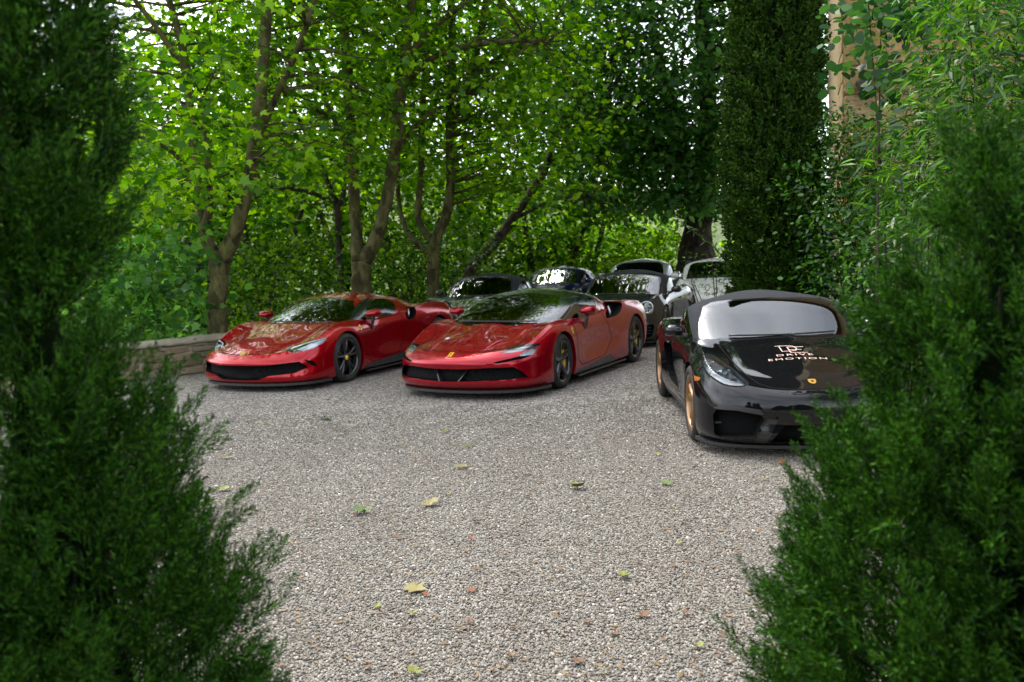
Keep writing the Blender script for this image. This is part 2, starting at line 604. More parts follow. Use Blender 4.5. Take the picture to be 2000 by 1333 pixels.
def build_masonry():
    rng = random.Random(11)
    sm = stone_mat('wall_stone', [(.15, .12, .07), (.25, .20, .13), (.34, .29, .21), (.20, .14, .08), (.29, .25, .20)])
    mm = principled('mortar', (.30, .25, .18), .95, noise=(6, (.22, .18, .12)), bump=(40, .6))
    # low parapet at the edge of the yard, running from the left to behind the red coupe
    p0, p1 = Vector((-7.4, 13.0, 0)), Vector((-3.6, 15.6, 0))
    ang = math.atan2(p1.y - p0.y, p1.x - p0.x)
    Lw = (p1 - p0).length
    wall = empty('stone_wall', p0, ang)
    tag(wall, 'low rough stone wall at the left edge of the yard', 'wall')
    core = MB().box(0, Lw, .03, .38, -.5, .50).build('wall_core', mm, wall)
    z = 0.0
    meshes = []
    for k in range(9):
        me = stone_block(rng, 1, 1, 1)
        me.materials.append(sm)
        meshes.append(me)
    while z < .46:
        h = rng.uniform(.085, .15)
        if z + h > .46:
            h = .50 - z
        x = -rng.uniform(0, .2)
        while x < Lw:
            w = rng.uniform(.14, .42)
            hh = h * rng.uniform(.70, 1.05)
            o = bpy.data.objects.new('stone', rng.choice(meshes))
            link(o, wall)
            o.location = (x + w / 2, .085 + rng.uniform(-.035, .015), z + h / 2)
            o.scale = (w - .018, .16, hh - .014)
            o.rotation_euler = (rng.uniform(-.12, .12), rng.uniform(-.09, .09), rng.uniform(-.12, .12))
            x += w
        z += h
    # weathered mortar coping: a rounded ridge
    V, F = [], []
    n = 46
    prof = [(-.02, .495), (-.035, .52), (0, .555), (.10, .585), (.22, .59), (.34, .57), (.40, .53), (.40, .49)]
    for i in range(n + 1):
        x = Lw * i / n
        for (y, zz) in prof:
            V.append((x, y + rng.uniform(-.012, .012), zz + rng.uniform(-.008, .008) + .012 * math.sin(x * 2.1)))
    m = len(prof)
    for i in range(n):
        for j in range(m - 1):
            F.append((i * m + j, (i + 1) * m + j, (i + 1) * m + j + 1, i * m + j + 1))
    F.append(tuple(range(m)))
    mesh_pd('coping', V, F, principled('coping_mortar', (.33, .29, .22), .95, noise=(4, (.20, .18, .12)), bump=(25, .7)), wall, True)

    # stone house on the right, seen between the leaves
    hm = stone_mat('house_stone', [(.36, .24, .10), (.40, .29, .15), (.42, .33, .20), (.38, .27, .13), (.34, .23, .10)], scale=6.0, bump=1.0)
    hmort = principled('house_mortar', (.36, .27, .15), .95, noise=(3, (.28, .20, .11)), bump=(30, .6))
    c = at(1648, 150, 13.5)
    hx, hy = c.x, 13.5
    house = empty('stone_house', (hx, hy, 0), R(-17))
    tag(house, 'tall tan stone house wall glimpsed through leaves at the right', 'house')
    W, D, Hh = 9.0, 7.0, 10.4
    MB().box(.03, W, .03, D, -.2, Hh).build('wall', hmort, house)
    mes = []
    for k in range(8):
        me = stone_block(rng, 1, 1, 1, .06)
        me.materials.append(hm)
        mes.append(me)
    def blocks(face):
        z = 1.6
        row = 0
        cnt = 0
        while z < 5.6 and cnt < 260:
            h = rng.uniform(.30, .52)
            u = 0.0 if row % 2 else -.22
            U = 4.2 if face == 'front' else 1.3
            while u < U:
                w = rng.uniform(.45, 1.0)
                u0, u1 = max(u, 0), min(u + w, U)
                if u1 - u0 > .12:
                    o = bpy.data.objects.new('stone', rng.choice(mes))
                    link(o, house)
                    if face == 'front':
                        o.location = ((u0 + u1) / 2, .035 + rng.uniform(-.006, .006), z + h / 2)
                        o.scale = (u1 - u0 - .004, .12, h - .004)
                    else:
                        o.location = (.035 + rng.uniform(-.006, .006), (u0 + u1) / 2 + .10, z + h / 2)
                        o.rotation_euler = (0, 0, -math.pi / 2)
                        o.scale = (u1 - u0 - .004, .12, h - .004)
                    cnt += 1
                u += w
            z += h
            row += 1
    blocks('front')
    blocks('side')
    # roof with eaves
    rf = MB()
    V = [(-.5, -.5, Hh), (W + .5, -.5, Hh), (W + .5, D / 2, Hh + 1.7), (-.5, D / 2, Hh + 1.7), (W + .5, D + .5, Hh), (-.5, D + .5, Hh),
         (-.5, -.5, Hh - .12), (W + .5, -.5, Hh - .12), (W + .5, D + .5, Hh - .12), (-.5, D + .5, Hh - .12)]
    rf.add(V, [(0, 1, 2, 3), (3, 2, 4, 5), (6, 9, 8, 7), (0, 6, 7, 1), (5, 4, 8, 9), (1, 7, 8, 4, 2), (0, 3, 5, 9, 6)])
    rf.build('roof', principled('roof_tiles', (.30, .14, .08), .9, noise=(5, (.20, .11, .07)), bump=(12, .8)), house)
    # a projecting boulder-like corbel
    me = stone_block(rng, 1, 1, 1, .35)
    me.materials.append(stone_mat('dark_rock', [(.07, .06, .05), (.11, .10, .09)]))
    o = bpy.data.objects.new('corbel_rock', me)
    link(o, house)
    q = house_local = at(1722, 158, 13.45)
    o.location = tuple(Matrix.Rotation(R(17), 3, 'Z') @ Vector((q.x - hx, 0, 0)))
    o.location.y = -.03; o.location.z = q.z
    o.scale = (.62, .30, .26)
    o.rotation_euler = (0, -.35, 0)

# ------------------------------------------------------------------ car surfaces
MIR = np.array([1.0, -1.0, 1.0])


def bs_eval(P, n):
    """uniform cubic B-spline along axis 0 of already padded control array"""
    m = P.shape[0] - 3
    out = []
    for i in range(m):
        ts = np.linspace(0, 1, n, endpoint=False) if i < m - 1 else np.linspace(0, 1, n + 1)
        for t in ts:
            b = ((1 - t) ** 3 / 6, (3 * t ** 3 - 6 * t ** 2 + 4) / 6, (-3 * t ** 3 + 3 * t ** 2 + 3 * t + 1) / 6, t ** 3 / 6)
            out.append(b[0] * P[i] + b[1] * P[i + 1] + b[2] * P[i + 2] + b[3] * P[i + 3])
    return np.array(out)


def pad_cols(P):
    return np.concatenate([P[1:2] * MIR, P, P[-2:-1] * MIR], 0)


def pad_rows(P):
    return np.concatenate([2 * P[:, :1] - P[:, 1:2], P, P[:, -2:-1] * MIR], 1)


def half_surface(tab, nc=6, nr=6, sharpen=(0.8, 0.5)):
    P0 = np.array(tab, float)
    P = P0.copy()
    for lam in sharpen:
        q = pad_rows(pad_cols(P))
        s = (q[:-2] + 4 * q[1:-1] + q[2:]) / 6
        s = (s[:, :-2] + 4 * s[:, 1:-1] + s[:, 2:]) / 6
        P = P + lam * (P0 - s)
        P[0, :, 1] = 0; P[-1, :, 1] = 0; P[:, -1, 1] = 0
    q = bs_eval(pad_rows(pad_cols(P)), nc)
    q = np.swapaxes(bs_eval(np.swapaxes(q, 0, 1), nr), 0, 1)
    return q


def fill_rows(tab, rows=9):
    """columns given with a None entry get the midpoint of neighbours"""
    out = []
    for c in tab:
        c = [None if p is None else np.array(p, float) for p in c]
        for i, p in enumerate(c):
            if p is None:
                c[i] = (c[i - 1] + c[i + 1]) / 2
        out.append(c)
    return np.array(out)


def crease(T):
    """add rows beside the wing crest and the bonnet valley so that their edges read crisp"""
    T = fill_rows(T)
    out = []
    n = len(T)
    for i, c in enumerate(T):
        w = 1.0 if i <= 6 else max(0.0, 1 - (i - 6) / 2)
        k = min(1.0, i / 2.0)
        c = [q.copy() for q in c]
        c5b = c[5] * .76 + c[4] * .24
        c5b[2] += .012 * k
        c[6][2] -= .012 * w * k
        c6b = c[6] * .74 + c[7] * .26
        c6b[2] += .014 * w * k
        out.append(c[:5] + [c5b] + c[5:7] + [c6b] + c[7:])
    return np.array(out)


def full_bm(half):
    """mirror the half surface, weld the centre line"""
    C, Rr, _ = half.shape
    bm = bmesh.new()
    g1 = [[bm.verts.new(half[i, j]) for j in range(Rr)] for i in range(C)]
    g2 = [[bm.verts.new(half[i, j] * MIR) for j in range(Rr)] for i in range(C)]
    for i in range(C - 1):
        for j in range(Rr - 1):
            bm.faces.new((g1[i][j], g1[i + 1][j], g1[i + 1][j + 1], g1[i][j + 1]))
            bm.faces.new((g2[i][j], g2[i][j + 1], g2[i + 1][j + 1], g2[i + 1][j]))
    bmesh.ops.remove_doubles(bm, verts=bm.verts[:], dist=1e-4)
    bmesh.ops.dissolve_degenerate(bm, dist=1e-5, edges=bm.edges[:])
    bmesh.ops.recalc_face_normals(bm, faces=bm.faces[:])
    # make sure normals point away from the car's core
    c = Vector((-1.2, 0, 0.45))
    s = sum((f.calc_center_median() - c).dot(f.normal) * f.calc_area() for f in bm.faces)
    if s < 0:
        bmesh.ops.reverse_faces(bm, faces=bm.faces[:])
    return bm


def in_poly(px, py, poly):
    ins = False
    n = len(poly)
    j = n - 1
    for i in range(n):
        xi, yi = poly[i]
        xj, yj = poly[j]
        if (yi > py) != (yj > py) and px < (xj - xi) * (py - yi) / (yj - yi) + xi:
            ins = not ins
        j = i
    return ins


AX = {'side': (0, 2), 'front': (1, 2), 'top': (0, 1)}
DIR = {'side': Vector((0, 1, 0)), 'front': Vector((1, 0, 0)), 'top': Vector((0, 0, 1))}


def cut(bm, poly, view, ok):
    """split the mesh along a polygon seen in a projection; return the faces inside. ok(face centre, normal) filters"""
    a, b = AX[view]
    d = DIR[view]
    n = len(poly)
    x0 = min(p[0] for p in poly) - .03; x1 = max(p[0] for p in poly) + .03
    y0 = min(p[1] for p in poly) - .03; y1 = max(p[1] for p in poly) + .03
    cand = []
    for f in bm.faces:
        c = f.calc_center_median()
        if x0 < c[a] < x1 and y0 < c[b] < y1 and ok(c, f.normal):
            cand.append(f)
    cs = set(cand)
    for i in range(n):
        p, q = poly[i], poly[(i + 1) % n]
        ex, ey = q[0] - p[0], q[1] - p[1]
        L = math.hypot(ex, ey)
        if L < 1e-6:
            continue
        co = Vector((0, 0, 0)); no = Vector((0, 0, 0))
        co[a], co[b] = p[0], p[1]
        no[a], no[b] = -ey / L, ex / L
        lo_x, hi_x = min(p[0], q[0]) - 1e-4, max(p[0], q[0]) + 1e-4
        lo_y, hi_y = min(p[1], q[1]) - 1e-4, max(p[1], q[1]) + 1e-4
        near = []
        for f in cs:
            xs = [v.co[a] for v in f.verts]; ys = [v.co[b] for v in f.verts]
            if max(xs) < lo_x or min(xs) > hi_x or max(ys) < lo_y or min(ys) > hi_y:
                continue
            near.append(f)
        if not near:
            continue
        es = {e for f in near for e in f.edges}
        vs_ = {v for f in near for v in f.verts}
        old = set(near)
        r = bmesh.ops.bisect_plane(bm, geom=list(near) + list(es) + list(vs_), plane_co=co, plane_no=no, dist=1e-6)
        for g in r['geom']:
            if isinstance(g, bmesh.types.BMFace):
                cs.add(g)
        cs = {f for f in cs if f.is_valid}
    out = []
    for f in cs:
        c = f.calc_center_median()
        if in_poly(c[a], c[b], poly):
            out.append(f)
    return out


def mirror_poly(poly, view):
    return [(-p[0], p[1]) for p in poly] if view == 'front' else ([(p[0], -p[1]) for p in poly] if view == 'top' else poly)


def take(bm, faces, offset=0.0):
    """copy faces to a new bmesh (optionally pushed along the surface normals), delete them from bm"""
    nb = bmesh.new()
    vm = {}
    for f in faces:
        for v in f.verts:
            if v not in vm:
                vm[v] = nb.verts.new(v.co + v.normal * offset)
    for f in faces:
        try:
            nb.faces.new([vm[v] for v in f.verts])
        except ValueError:
            pass
    bmesh.ops.delete(bm, geom=list(faces), context='FACES')
    return nb


def dup_faces(faces, offset):
    nb = bmesh.new()
    vm = {}
    for f in faces:
        for v in f.verts:
            if v not in vm:
                vm[v] = nb.verts.new(v.co + v.normal * offset)
    for f in faces:
        nb.faces.new([vm[v] for v in f.verts])
    return nb


def rim(nb, vec=None, depth=0.02):
    """walls round the open border of a patch, going along vec (or against the vertex normals)"""
    nb.normal_update()
    be = [e for e in nb.edges if e.is_boundary]
    r = bmesh.ops.extrude_edge_only(nb, edges=be)
    for g in r['geom']:
        if isinstance(g, bmesh.types.BMVert):
            g.co += (vec if vec is not None else -g.normal * depth)
    return nb


def joinb(bms):
    out = bmesh.new()
    for b in bms:
        vm = {v: out.verts.new(v.co) for v in b.verts}
        for f in b.faces:
            out.faces.new([vm[v] for v in f.verts])
        b.free()
    return out


def spl(pts, n=6, closed=True):
    """Catmull-Rom through 2-D points"""
    out = []
    m = len(pts)
    for i in range(m if closed else m - 1):
        p = [pts[(i + k - 1) % m] if closed else pts[min(max(i + k - 1, 0), m - 1)] for k in range(4)]
        for k in range(n):
            t = k / n
            out.append(tuple(0.5 * (2 * p[1][d] + (p[2][d] - p[0][d]) * t + (2 * p[0][d] - 5 * p[1][d] + 4 * p[2][d] - p[3][d]) * t * t
                                    + (3 * p[1][d] - p[0][d] - 3 * p[2][d] + p[3][d]) * t ** 3) for d in range(len(pts[0]))))
    if not closed:
        out.append(tuple(pts[-1]))
    return out


def circle(cx, cz, r, n=40):
    return [(cx + r * math.cos(2 * math.pi * k / n), cz + r * math.sin(2 * math.pi * k / n)) for k in range(n)]


class Shell:
    """ray casts on a body surface in car coordinates"""
    def __init__(self, bm):
        bm.normal_update()
        self.t = BVHTree.FromBMesh(bm)

    def hit(self, o, d):
        return self.t.ray_cast(Vector(o), Vector(d))

    def side(self, x, z, s):
        h = self.hit((x, 3 * s, z), (0, -s, 0))
        return h[0], h[1]

    def front(self, y, z):
        h = self.hit((4, y, z), (-1, 0, 0))
        return h[0], h[1]

    def top(self, x, y):
        h = self.hit((x, y, 3), (0, 0, -1))
        return h[0], h[1]


def ribbon(mb, pts_n, w=0.006, lift=0.0015):
    """thin strip following surface points [(co, normal)]"""
    pts_n = [p for p in pts_n if p[0] is not None]
    if len(pts_n) < 2:
        return
    V, F = [], []
    for i, (c, n) in enumerate(pts_n):
        t = (pts_n[min(i + 1, len(pts_n) - 1)][0] - pts_n[max(i - 1, 0)][0]).normalized()
        s = n.cross(t).normalized() * (w / 2)
        V += [c + n * lift + s, c + n * lift - s]
    for i in range(len(pts_n) - 1):
        F.append((2 * i, 2 * i + 2, 2 * i + 3, 2 * i + 1))
    mb.add(V, F)


def poly_dense(pts, step=0.03):
    out = []
    for a, b in zip(pts[:-1], pts[1:]):
        n = max(1, int(math.hypot(b[0] - a[0], b[1] - a[1]) / step))
        for k in range(n):
            out.append((a[0] + (b[0] - a[0]) * k / n, a[1] + (b[1] - a[1]) * k / n))
    out.append(pts[-1])
    return out

# control tables: columns run round the plan from the nose centre to the tail centre, rows climb from the sill to the centre line
def side_col(x, ys, zs, top, x8=None):
    """a column on the flank: ys/zs rows 0-4, then (y,z) rows 5,6 and spine z"""
    c = [(x, y, z) for y, z in zip(ys, zs)]
    c += [(x, *top[0]), (x, *top[1]), None, ((x if x8 is None else x8), 0, top[2])]
    return c


BODY_SF = [
    [(1.10, 0, .12), (1.22, 0, .20), (1.19, 0, .33), (1.23, 0, .43), (1.19, 0, .50), (1.09, 0, .555), (.98, 0, .595), (.86, 0, .63), (.74, 0, .665)],
    [(1.08, .30, .12), (1.20, .30, .20), (1.17, .30, .33), (1.20, .30, .43), (1.16, .29, .50), (1.06, .27, .56), (.95, .24, .602), (.79, .13, .645), (.62, 0, .70)],
    [(.99, .60, .12), (1.10, .61, .20), (1.07, .61, .33), (1.09, .61, .43), (1.05, .59, .505), (.95, .56, .575), (.81, .45, .618), (.64, .25, .68), (.47, 0, .74)],
    [(.80, .84, .12), (.90, .88, .20), (.87, .87, .33), (.87, .87, .44), (.83, .84, .54), (.72, .78, .615), (.59, .58, .645), (.45, .30, .705), (.32, 0, .78)],
    [(.48, .95, .13), (.52, .985, .22), (.52, .98, .36), (.51, .975, .50), (.48, .935, .64), (.42, .82, .725), (.35, .60, .70), (.27, .32, .75), (.19, 0, .815)],
    [(.22, .96, .13), (.22, .99, .24), (.22, .99, .42), (.22, .985, .59), (.21, .955, .74), (.18, .83, .81), (.14, .60, .77), (.10, .33, .795), (.06, 0, .84)],
    side_col(-.10, (.96, .99, .99, .99, .965), (.13, .24, .42, .61, .775), ((.84, .85), (.60, .82), .865)),
    side_col(-.45, (.95, .97, .965, .965, .95), (.13, .24, .42, .61, .755), ((.88, .835), (.70, .86), .88)),
    side_col(-1.00, (.95, .965, .935, .940, .945), (.13, .24, .42, .61, .75), ((.90, .825), (.72, .86), .88)),
    side_col(-1.55, (.95, .975, .945, .955, .955), (.13, .24, .42, .61, .77), ((.90, .86), (.72, .90), .92)),
    side_col(-2.05, (.96, .985, .985, .985, .975), (.14, .24, .43, .63, .80), ((.91, .915), (.74, .955), .96)),
    side_col(-2.50, (.96, .99, .99, .99, .975), (.15, .25, .43, .64, .82), ((.88, .945), (.66, .945), .95)),
    side_col(-2.95, (.95, .98, .98, .975, .95), (.17, .27, .45, .64, .81), ((.85, .915), (.62, .91), .91)),
    [(-3.22, .84, .24), (-3.28, .90, .33), (-3.33, .91, .49), (-3.35, .90, .65), (-3.35, .86, .79), (-3.31, .77, .87), (-3.27, .55, .88), None, (-3.22, 0, .88)],
    [(-3.36, .45, .26), (-3.44, .48, .35), (-3.48, .50, .50), (-3.50, .50, .66), (-3.50, .48, .80), (-3.45, .44, .87), (-3.40, .30, .88), None, (-3.34, 0, .88)],
    [(-3.40, 0, .26), (-3.48, 0, .35), (-3.52, 0, .50), (-3.54, 0, .66), (-3.54, 0, .80), (-3.50, 0, .865), (-3.47, 0, .88), (-3.44, 0, .88), (-3.42, 0, .88)],
]
CAB_SF = [
    [(.24, 0, .76), (-.06, 0, .90), (-.40, 0, 1.025), (-.76, 0, 1.12), (-1.02, 0, 1.165), (-1.25, 0, 1.185)],
    [(.16, .40, .76), (-.12, .39, .895), (-.45, .36, 1.015), (-.81, .32, 1.11), (-1.07, .20, 1.162), (-1.35, 0, 1.187)],
    [(-.12, .78, .76), (-.34, .725, .88), (-.62, .65, .995), (-.93, .555, 1.092), (-1.18, .30, 1.155), (-1.45, 0, 1.185)],
    [(-.50, .91, .76), (-.62, .85, .89), (-.82, .75, 1.005), (-1.08, .615, 1.09), (-1.30, .32, 1.15), (-1.55, 0, 1.18)],
    [(-1.00, .91, .76), (-1.02, .86, .89), (-1.10, .765, 1.005), (-1.25, .63, 1.085), (-1.42, .33, 1.145), (-1.65, 0, 1.17)],
    [(-1.40, .90, .78), (-1.40, .845, .91), (-1.42, .75, 1.01), (-1.48, .625, 1.075), (-1.60, .33, 1.13), (-1.80, 0, 1.15)],
    [(-1.85, .84, .83), (-1.85, .78, .93), (-1.85, .69, 1.005), (-1.85, .58, 1.045), (-1.92, .30, 1.09), (-2.02, 0, 1.105)],
    [(-2.45, .66, .86), (-2.38, .56, .935), (-2.33, .47, .975), (-2.30, .38, 1.0), (-2.30, .20, 1.02), (-2.30, 0, 1.03)],
    [(-2.85, .30, .86), (-2.72, .27, .92), (-2.62, .24, .955), (-2.54, .20, .98), (-2.48, .11, .998), (-2.42, 0, 1.012)],
    [(-2.92, 0, .86), (-2.78, 0, .92), (-2.67, 0, .955), (-2.58, 0, .98), (-2.52, 0, .995), (-2.48, 0, 1.005)],
]

BODY_GT = [
    [(1.08, 0, .11), (1.17, 0, .17), (1.15, 0, .28), (1.18, 0, .37), (1.16, 0, .43), (1.09, 0, .49), (.98, 0, .54), (.85, 0, .59), (.72, 0, .635)],
    [(1.06, .30, .11), (1.15, .30, .17), (1.13, .30, .28), (1.15, .30, .37), (1.13, .29, .43), (1.06, .27, .495), (.94, .24, .55), (.78, .13, .61), (.60, 0, .675)],
    [(.96, .60, .11), (1.05, .61, .17), (1.03, .61, .28), (1.04, .61, .38), (1.01, .59, .45), (.92, .56, .53), (.79, .45, .585), (.62, .25, .655), (.45, 0, .72)],
    [(.78, .83, .11), (.87, .87, .17), (.84, .86, .29), (.84, .86, .40), (.80, .83, .51), (.69, .77, .60), (.57, .58, .63), (.44, .30, .69), (.30, 0, .76)],
    [(.46, .935, .12), (.50, .965, .20), (.50, .965, .35), (.49, .96, .49), (.46, .92, .63), (.40, .81, .72), (.33, .60, .70), (.25, .32, .74), (.17, 0, .795)],
    [(.21, .94, .12), (.21, .975, .23), (.21, .975, .41), (.21, .97, .58), (.20, .945, .73), (.17, .82, .805), (.13, .60, .765), (.09, .33, .785), (.04, 0, .825)],
    side_col(-.10, (.94, .975, .975, .975, .955), (.13, .23, .41, .60, .765), ((.83, .845), (.60, .815), .855)),
    side_col(-.45, (.93, .955, .950, .950, .935), (.13, .23, .41, .60, .75), ((.87, .83), (.70, .855), .875)),
    side_col(-1.00, (.93, .945, .915, .905, .905), (.13, .23, .41, .60, .74), ((.875, .82), (.71, .86), .88)),
    side_col(-1.55, (.93, .955, .925, .925, .935), (.13, .23, .41, .60, .77), ((.895, .865), (.71, .90), .92)),
    side_col(-2.05, (.94, .97, .970, .970, .965), (.14, .24, .42, .63, .82), ((.895, .935), (.74, .955), .96)),
    side_col(-2.45, (.945, .978, .978, .978, .965), (.15, .25, .43, .64, .84), ((.87, .965), (.66, .945), .95)),
    side_col(-2.85, (.94, .97, .97, .965, .945), (.17, .27, .45, .64, .83), ((.84, .94), (.62, .92), .92)),
    [(-3.12, .83, .24), (-3.18, .89, .33), (-3.23, .90, .49), (-3.25, .89, .65), (-3.26, .85, .80), (-3.23, .76, .895), (-3.19, .55, .89), None, (-3.14, 0, .89)],
    [(-3.26, .45, .26), (-3.33, .48, .35), (-3.37, .50, .50), (-3.39, .50, .66), (-3.40, .48, .82), (-3.36, .44, .89), (-3.31, .30, .89), None, (-3.25, 0, .89)],
    [(-3.30, 0, .26), (-3.37, 0, .35), (-3.41, 0, .50), (-3.43, 0, .66), (-3.44, 0, .82), (-3.40, 0, .88), (-3.37, 0, .89), (-3.34, 0, .89), (-3.32, 0, .89)],
]
CAB_GT = [
    [(.16, 0, .75), (-.13, 0, .885), (-.45, 0, 1.02), (-.76, 0, 1.115), (-1.02, 0, 1.165), (-1.25, 0, 1.187)],
    [(.08, .40, .75), (-.19, .39, .88), (-.50, .36, 1.01), (-.81, .32, 1.105), (-1.07, .20, 1.160), (-1.35, 0, 1.188)],
    [(-.19, .78, .75), (-.40, .725, .87), (-.67, .65, .99), (-.95, .555, 1.09), (-1.18, .30, 1.155), (-1.45, 0, 1.187)],
    [(-.54, .89, .75), (-.66, .835, .885), (-.85, .735, 1.0), (-1.08, .61, 1.09), (-1.30, .32, 1.15), (-1.55, 0, 1.183)],
    [(-1.00, .885, .76), (-1.02, .84, .89), (-1.10, .75, 1.005), (-1.25, .625, 1.088), (-1.42, .33, 1.147), (-1.65, 0, 1.175)],
    [(-1.40, .90, .80), (-1.40, .845, .92), (-1.42, .745, 1.015), (-1.48, .625, 1.08), (-1.60, .33, 1.135), (-1.80, 0, 1.155)],
    [(-1.85, .85, .86), (-1.85, .785, .95), (-1.85, .69, 1.02), (-1.85, .58, 1.06), (-1.92, .30, 1.10), (-2.02, 0, 1.115)],
    [(-2.45, .68, .88), (-2.38, .58, .945), (-2.33, .49, .985), (-2.30, .39, 1.012), (-2.30, .20, 1.03), (-2.30, 0, 1.04)],
    [(-2.85, .30, .87), (-2.72, .27, .93), (-2.62, .24, .965), (-2.54, .20, .99), (-2.48, .11, 1.008), (-2.42, 0, 1.02)],
    [(-2.92, 0, .87), (-2.78, 0, .93), (-2.67, 0, .965), (-2.58, 0, .99), (-2.52, 0, 1.003), (-2.48, 0, 1.012)],
]

BODY_PC = [
    [(.82, 0, .11), (.93, 0, .17), (.92, 0, .29), (.93, 0, .41), (.90, 0, .50), (.82, 0, .555), (.70, 0, .60), (.56, 0, .645), (.43, 0, .685)],
    [(.80, .28, .11), (.915, .28, .17), (.90, .28, .29), (.91, .28, .41), (.88, .28, .50), (.79, .27, .558), (.66, .24, .61), (.47, .13, .67), (.31, 0, .715)],
    [(.73, .55, .11), (.84, .56, .17), (.83, .56, .30), (.83, .56, .42), (.80, .55, .515), (.70, .54, .595), (.52, .44, .645), (.34, .24, .70), (.17, 0, .75)],
    [(.58, .77, .12), (.67, .80, .18), (.66, .80, .31), (.66, .79, .44), (.62, .78, .56), (.51, .74, .675), (.37, .55, .672), (.19, .30, .73), (.03, 0, .782)],
    [(.36, .86, .13), (.39, .885, .22), (.39, .885, .36), (.39, .88, .51), (.36, .865, .64), (.29, .775, .775), (.19, .56, .725), (.05, .30, .77), (-.11, 0, .812)],
    [(.12, .87, .13), (.12, .90, .23), (.12, .90, .40), (.12, .90, .56), (.11, .885, .71), (.09, .77, .835), (.02, .56, .775), (-.10, .30, .80), (-.24, 0, .838)],
    [(-.15, .87, .14), (-.15, .90, .24), (-.15, .90, .41), (-.15, .90, .58), (-.15, .885, .74), (-.16, .775, .855), (-.20, .56, .805), (-.28, .30, .83), (-.39, 0, .86)],
    side_col(-.50, (.84, .87, .855, .865, .875), (.15, .25, .42, .60, .745), ((.80, .845), (.60, .86), .87)),
    side_col(-1.00, (.84, .865, .845, .865, .88), (.15, .25, .42, .60, .765), ((.81, .865), (.60, .88), .89)),
    side_col(-1.55, (.85, .875, .870, .89, .895), (.15, .25, .42, .61, .79), ((.82, .895), (.60, .91), .92)),
    side_col(-2.05, (.86, .895, .905, .91, .905), (.15, .25, .43, .63, .82), ((.81, .92), (.58, .93), .935)),
    side_col(-2.45, (.86, .90, .91, .91, .895), (.16, .26, .44, .64, .81), ((.79, .91), (.55, .92), .925)),
    side_col(-2.80, (.84, .88, .89, .89, .875), (.18, .28, .46, .63, .78), ((.76, .88), (.50, .90), .905)),
    [(-3.12, .74, .22), (-3.20, .80, .32), (-3.22, .81, .48), (-3.25, .80, .63), (-3.25, .77, .77), (-3.20, .68, .85), (-3.15, .45, .88), None, (-3.08, 0, .885)],
    [(-3.28, .40, .24), (-3.36, .43, .34), (-3.40, .45, .49), (-3.42, .45, .64), (-3.42, .43, .78), (-3.36, .39, .85), (-3.30, .26, .875), None, (-3.22, 0, .88)],
    [(-3.32, 0, .24), (-3.40, 0, .34), (-3.44, 0, .49), (-3.46, 0, .64), (-3.46, 0, .78), (-3.42, 0, .85), (-3.38, 0, .87), (-3.35, 0, .875), (-3.32, 0, .875)],
]
CAB_PC = [
    [(-.29, 0, .76), (-.48, 0, .885), (-.70, 0, 1.03), (-.89, 0, 1.15), (-1.02, 0, 1.205), (-1.22, 0, 1.238)],
    [(-.305, .36, .76), (-.495, .355, .88), (-.71, .34, 1.028), (-.90, .32, 1.148), (-1.04, .20, 1.204), (-1.32, 0, 1.24)],
    [(-.385, .69, .76), (-.555, .665, .877), (-.755, .63, 1.02), (-.94, .585, 1.14), (-1.12, .33, 1.198), (-1.42, 0, 1.24)],
    [(-.66, .80, .77), (-.75, .775, .89), (-.88, .725, 1.02), (-1.04, .65, 1.125), (-1.22, .36, 1.192), (-1.52, 0, 1.236)],
    [(-1.05, .82, .78), (-1.06, .795, .90), (-1.10, .745, 1.02), (-1.20, .66, 1.118), (-1.36, .37, 1.188), (-1.62, 0, 1.228)],
    [(-1.45, .81, .80), (-1.45, .78, .91), (-1.45, .725, 1.015), (-1.47, .64, 1.095), (-1.56, .36, 1.160), (-1.74, 0, 1.203)],
    [(-1.90, .74, .83), (-1.86, .70, .92), (-1.82, .65, .998), (-1.80, .565, 1.055), (-1.84, .32, 1.112), (-1.92, 0, 1.145)],
    [(-2.35, .52, .86), (-2.25, .48, .93), (-2.17, .44, .98), (-2.12, .38, 1.02), (-2.10, .20, 1.06), (-2.10, 0, 1.08)],
    [(-2.50, .26, .86), (-2.40, .24, .935), (-2.32, .22, .985), (-2.26, .19, 1.02), (-2.22, .10, 1.045), (-2.20, 0, 1.06)],
    [(-2.55, 0, .86), (-2.45, 0, .935), (-2.37, 0, .985), (-2.31, 0, 1.02), (-2.27, 0, 1.04), (-2.25, 0, 1.05)],
]


def table_911():
    B = fill_rows(BODY_PC).copy()
    C = fill_rows(CAB_PC).copy()
    B[:, :, 1] *= 1.025
    # upright front wings that stand proud of the bonnet
    B[3, 4:6] = [(.60, .78, .58), (.52, .72, .71)]
    B[3, 6] = (.37, .50, .67)
    B[4, 4:6] = [(.40, .86, .66), (.34, .74, .80)]
    B[4, 6, 2] -= .01
    B[5, 5, 2] += .03
    B[6, 5, 2] += .02
    # rear: falling tail
    for c in range(10, 16):
        B[c, 5:, 2] -= .02
    C[:, :, 2] = .76 + (C[:, :, 2] - .76) * 1.09
    # fastback tail
    C[7:, :, 0] -= np.array([.35, .28, .22, .18, .14, .10])[None, :]
    C[5:7, 3:, 0] -= .08
    return B, C

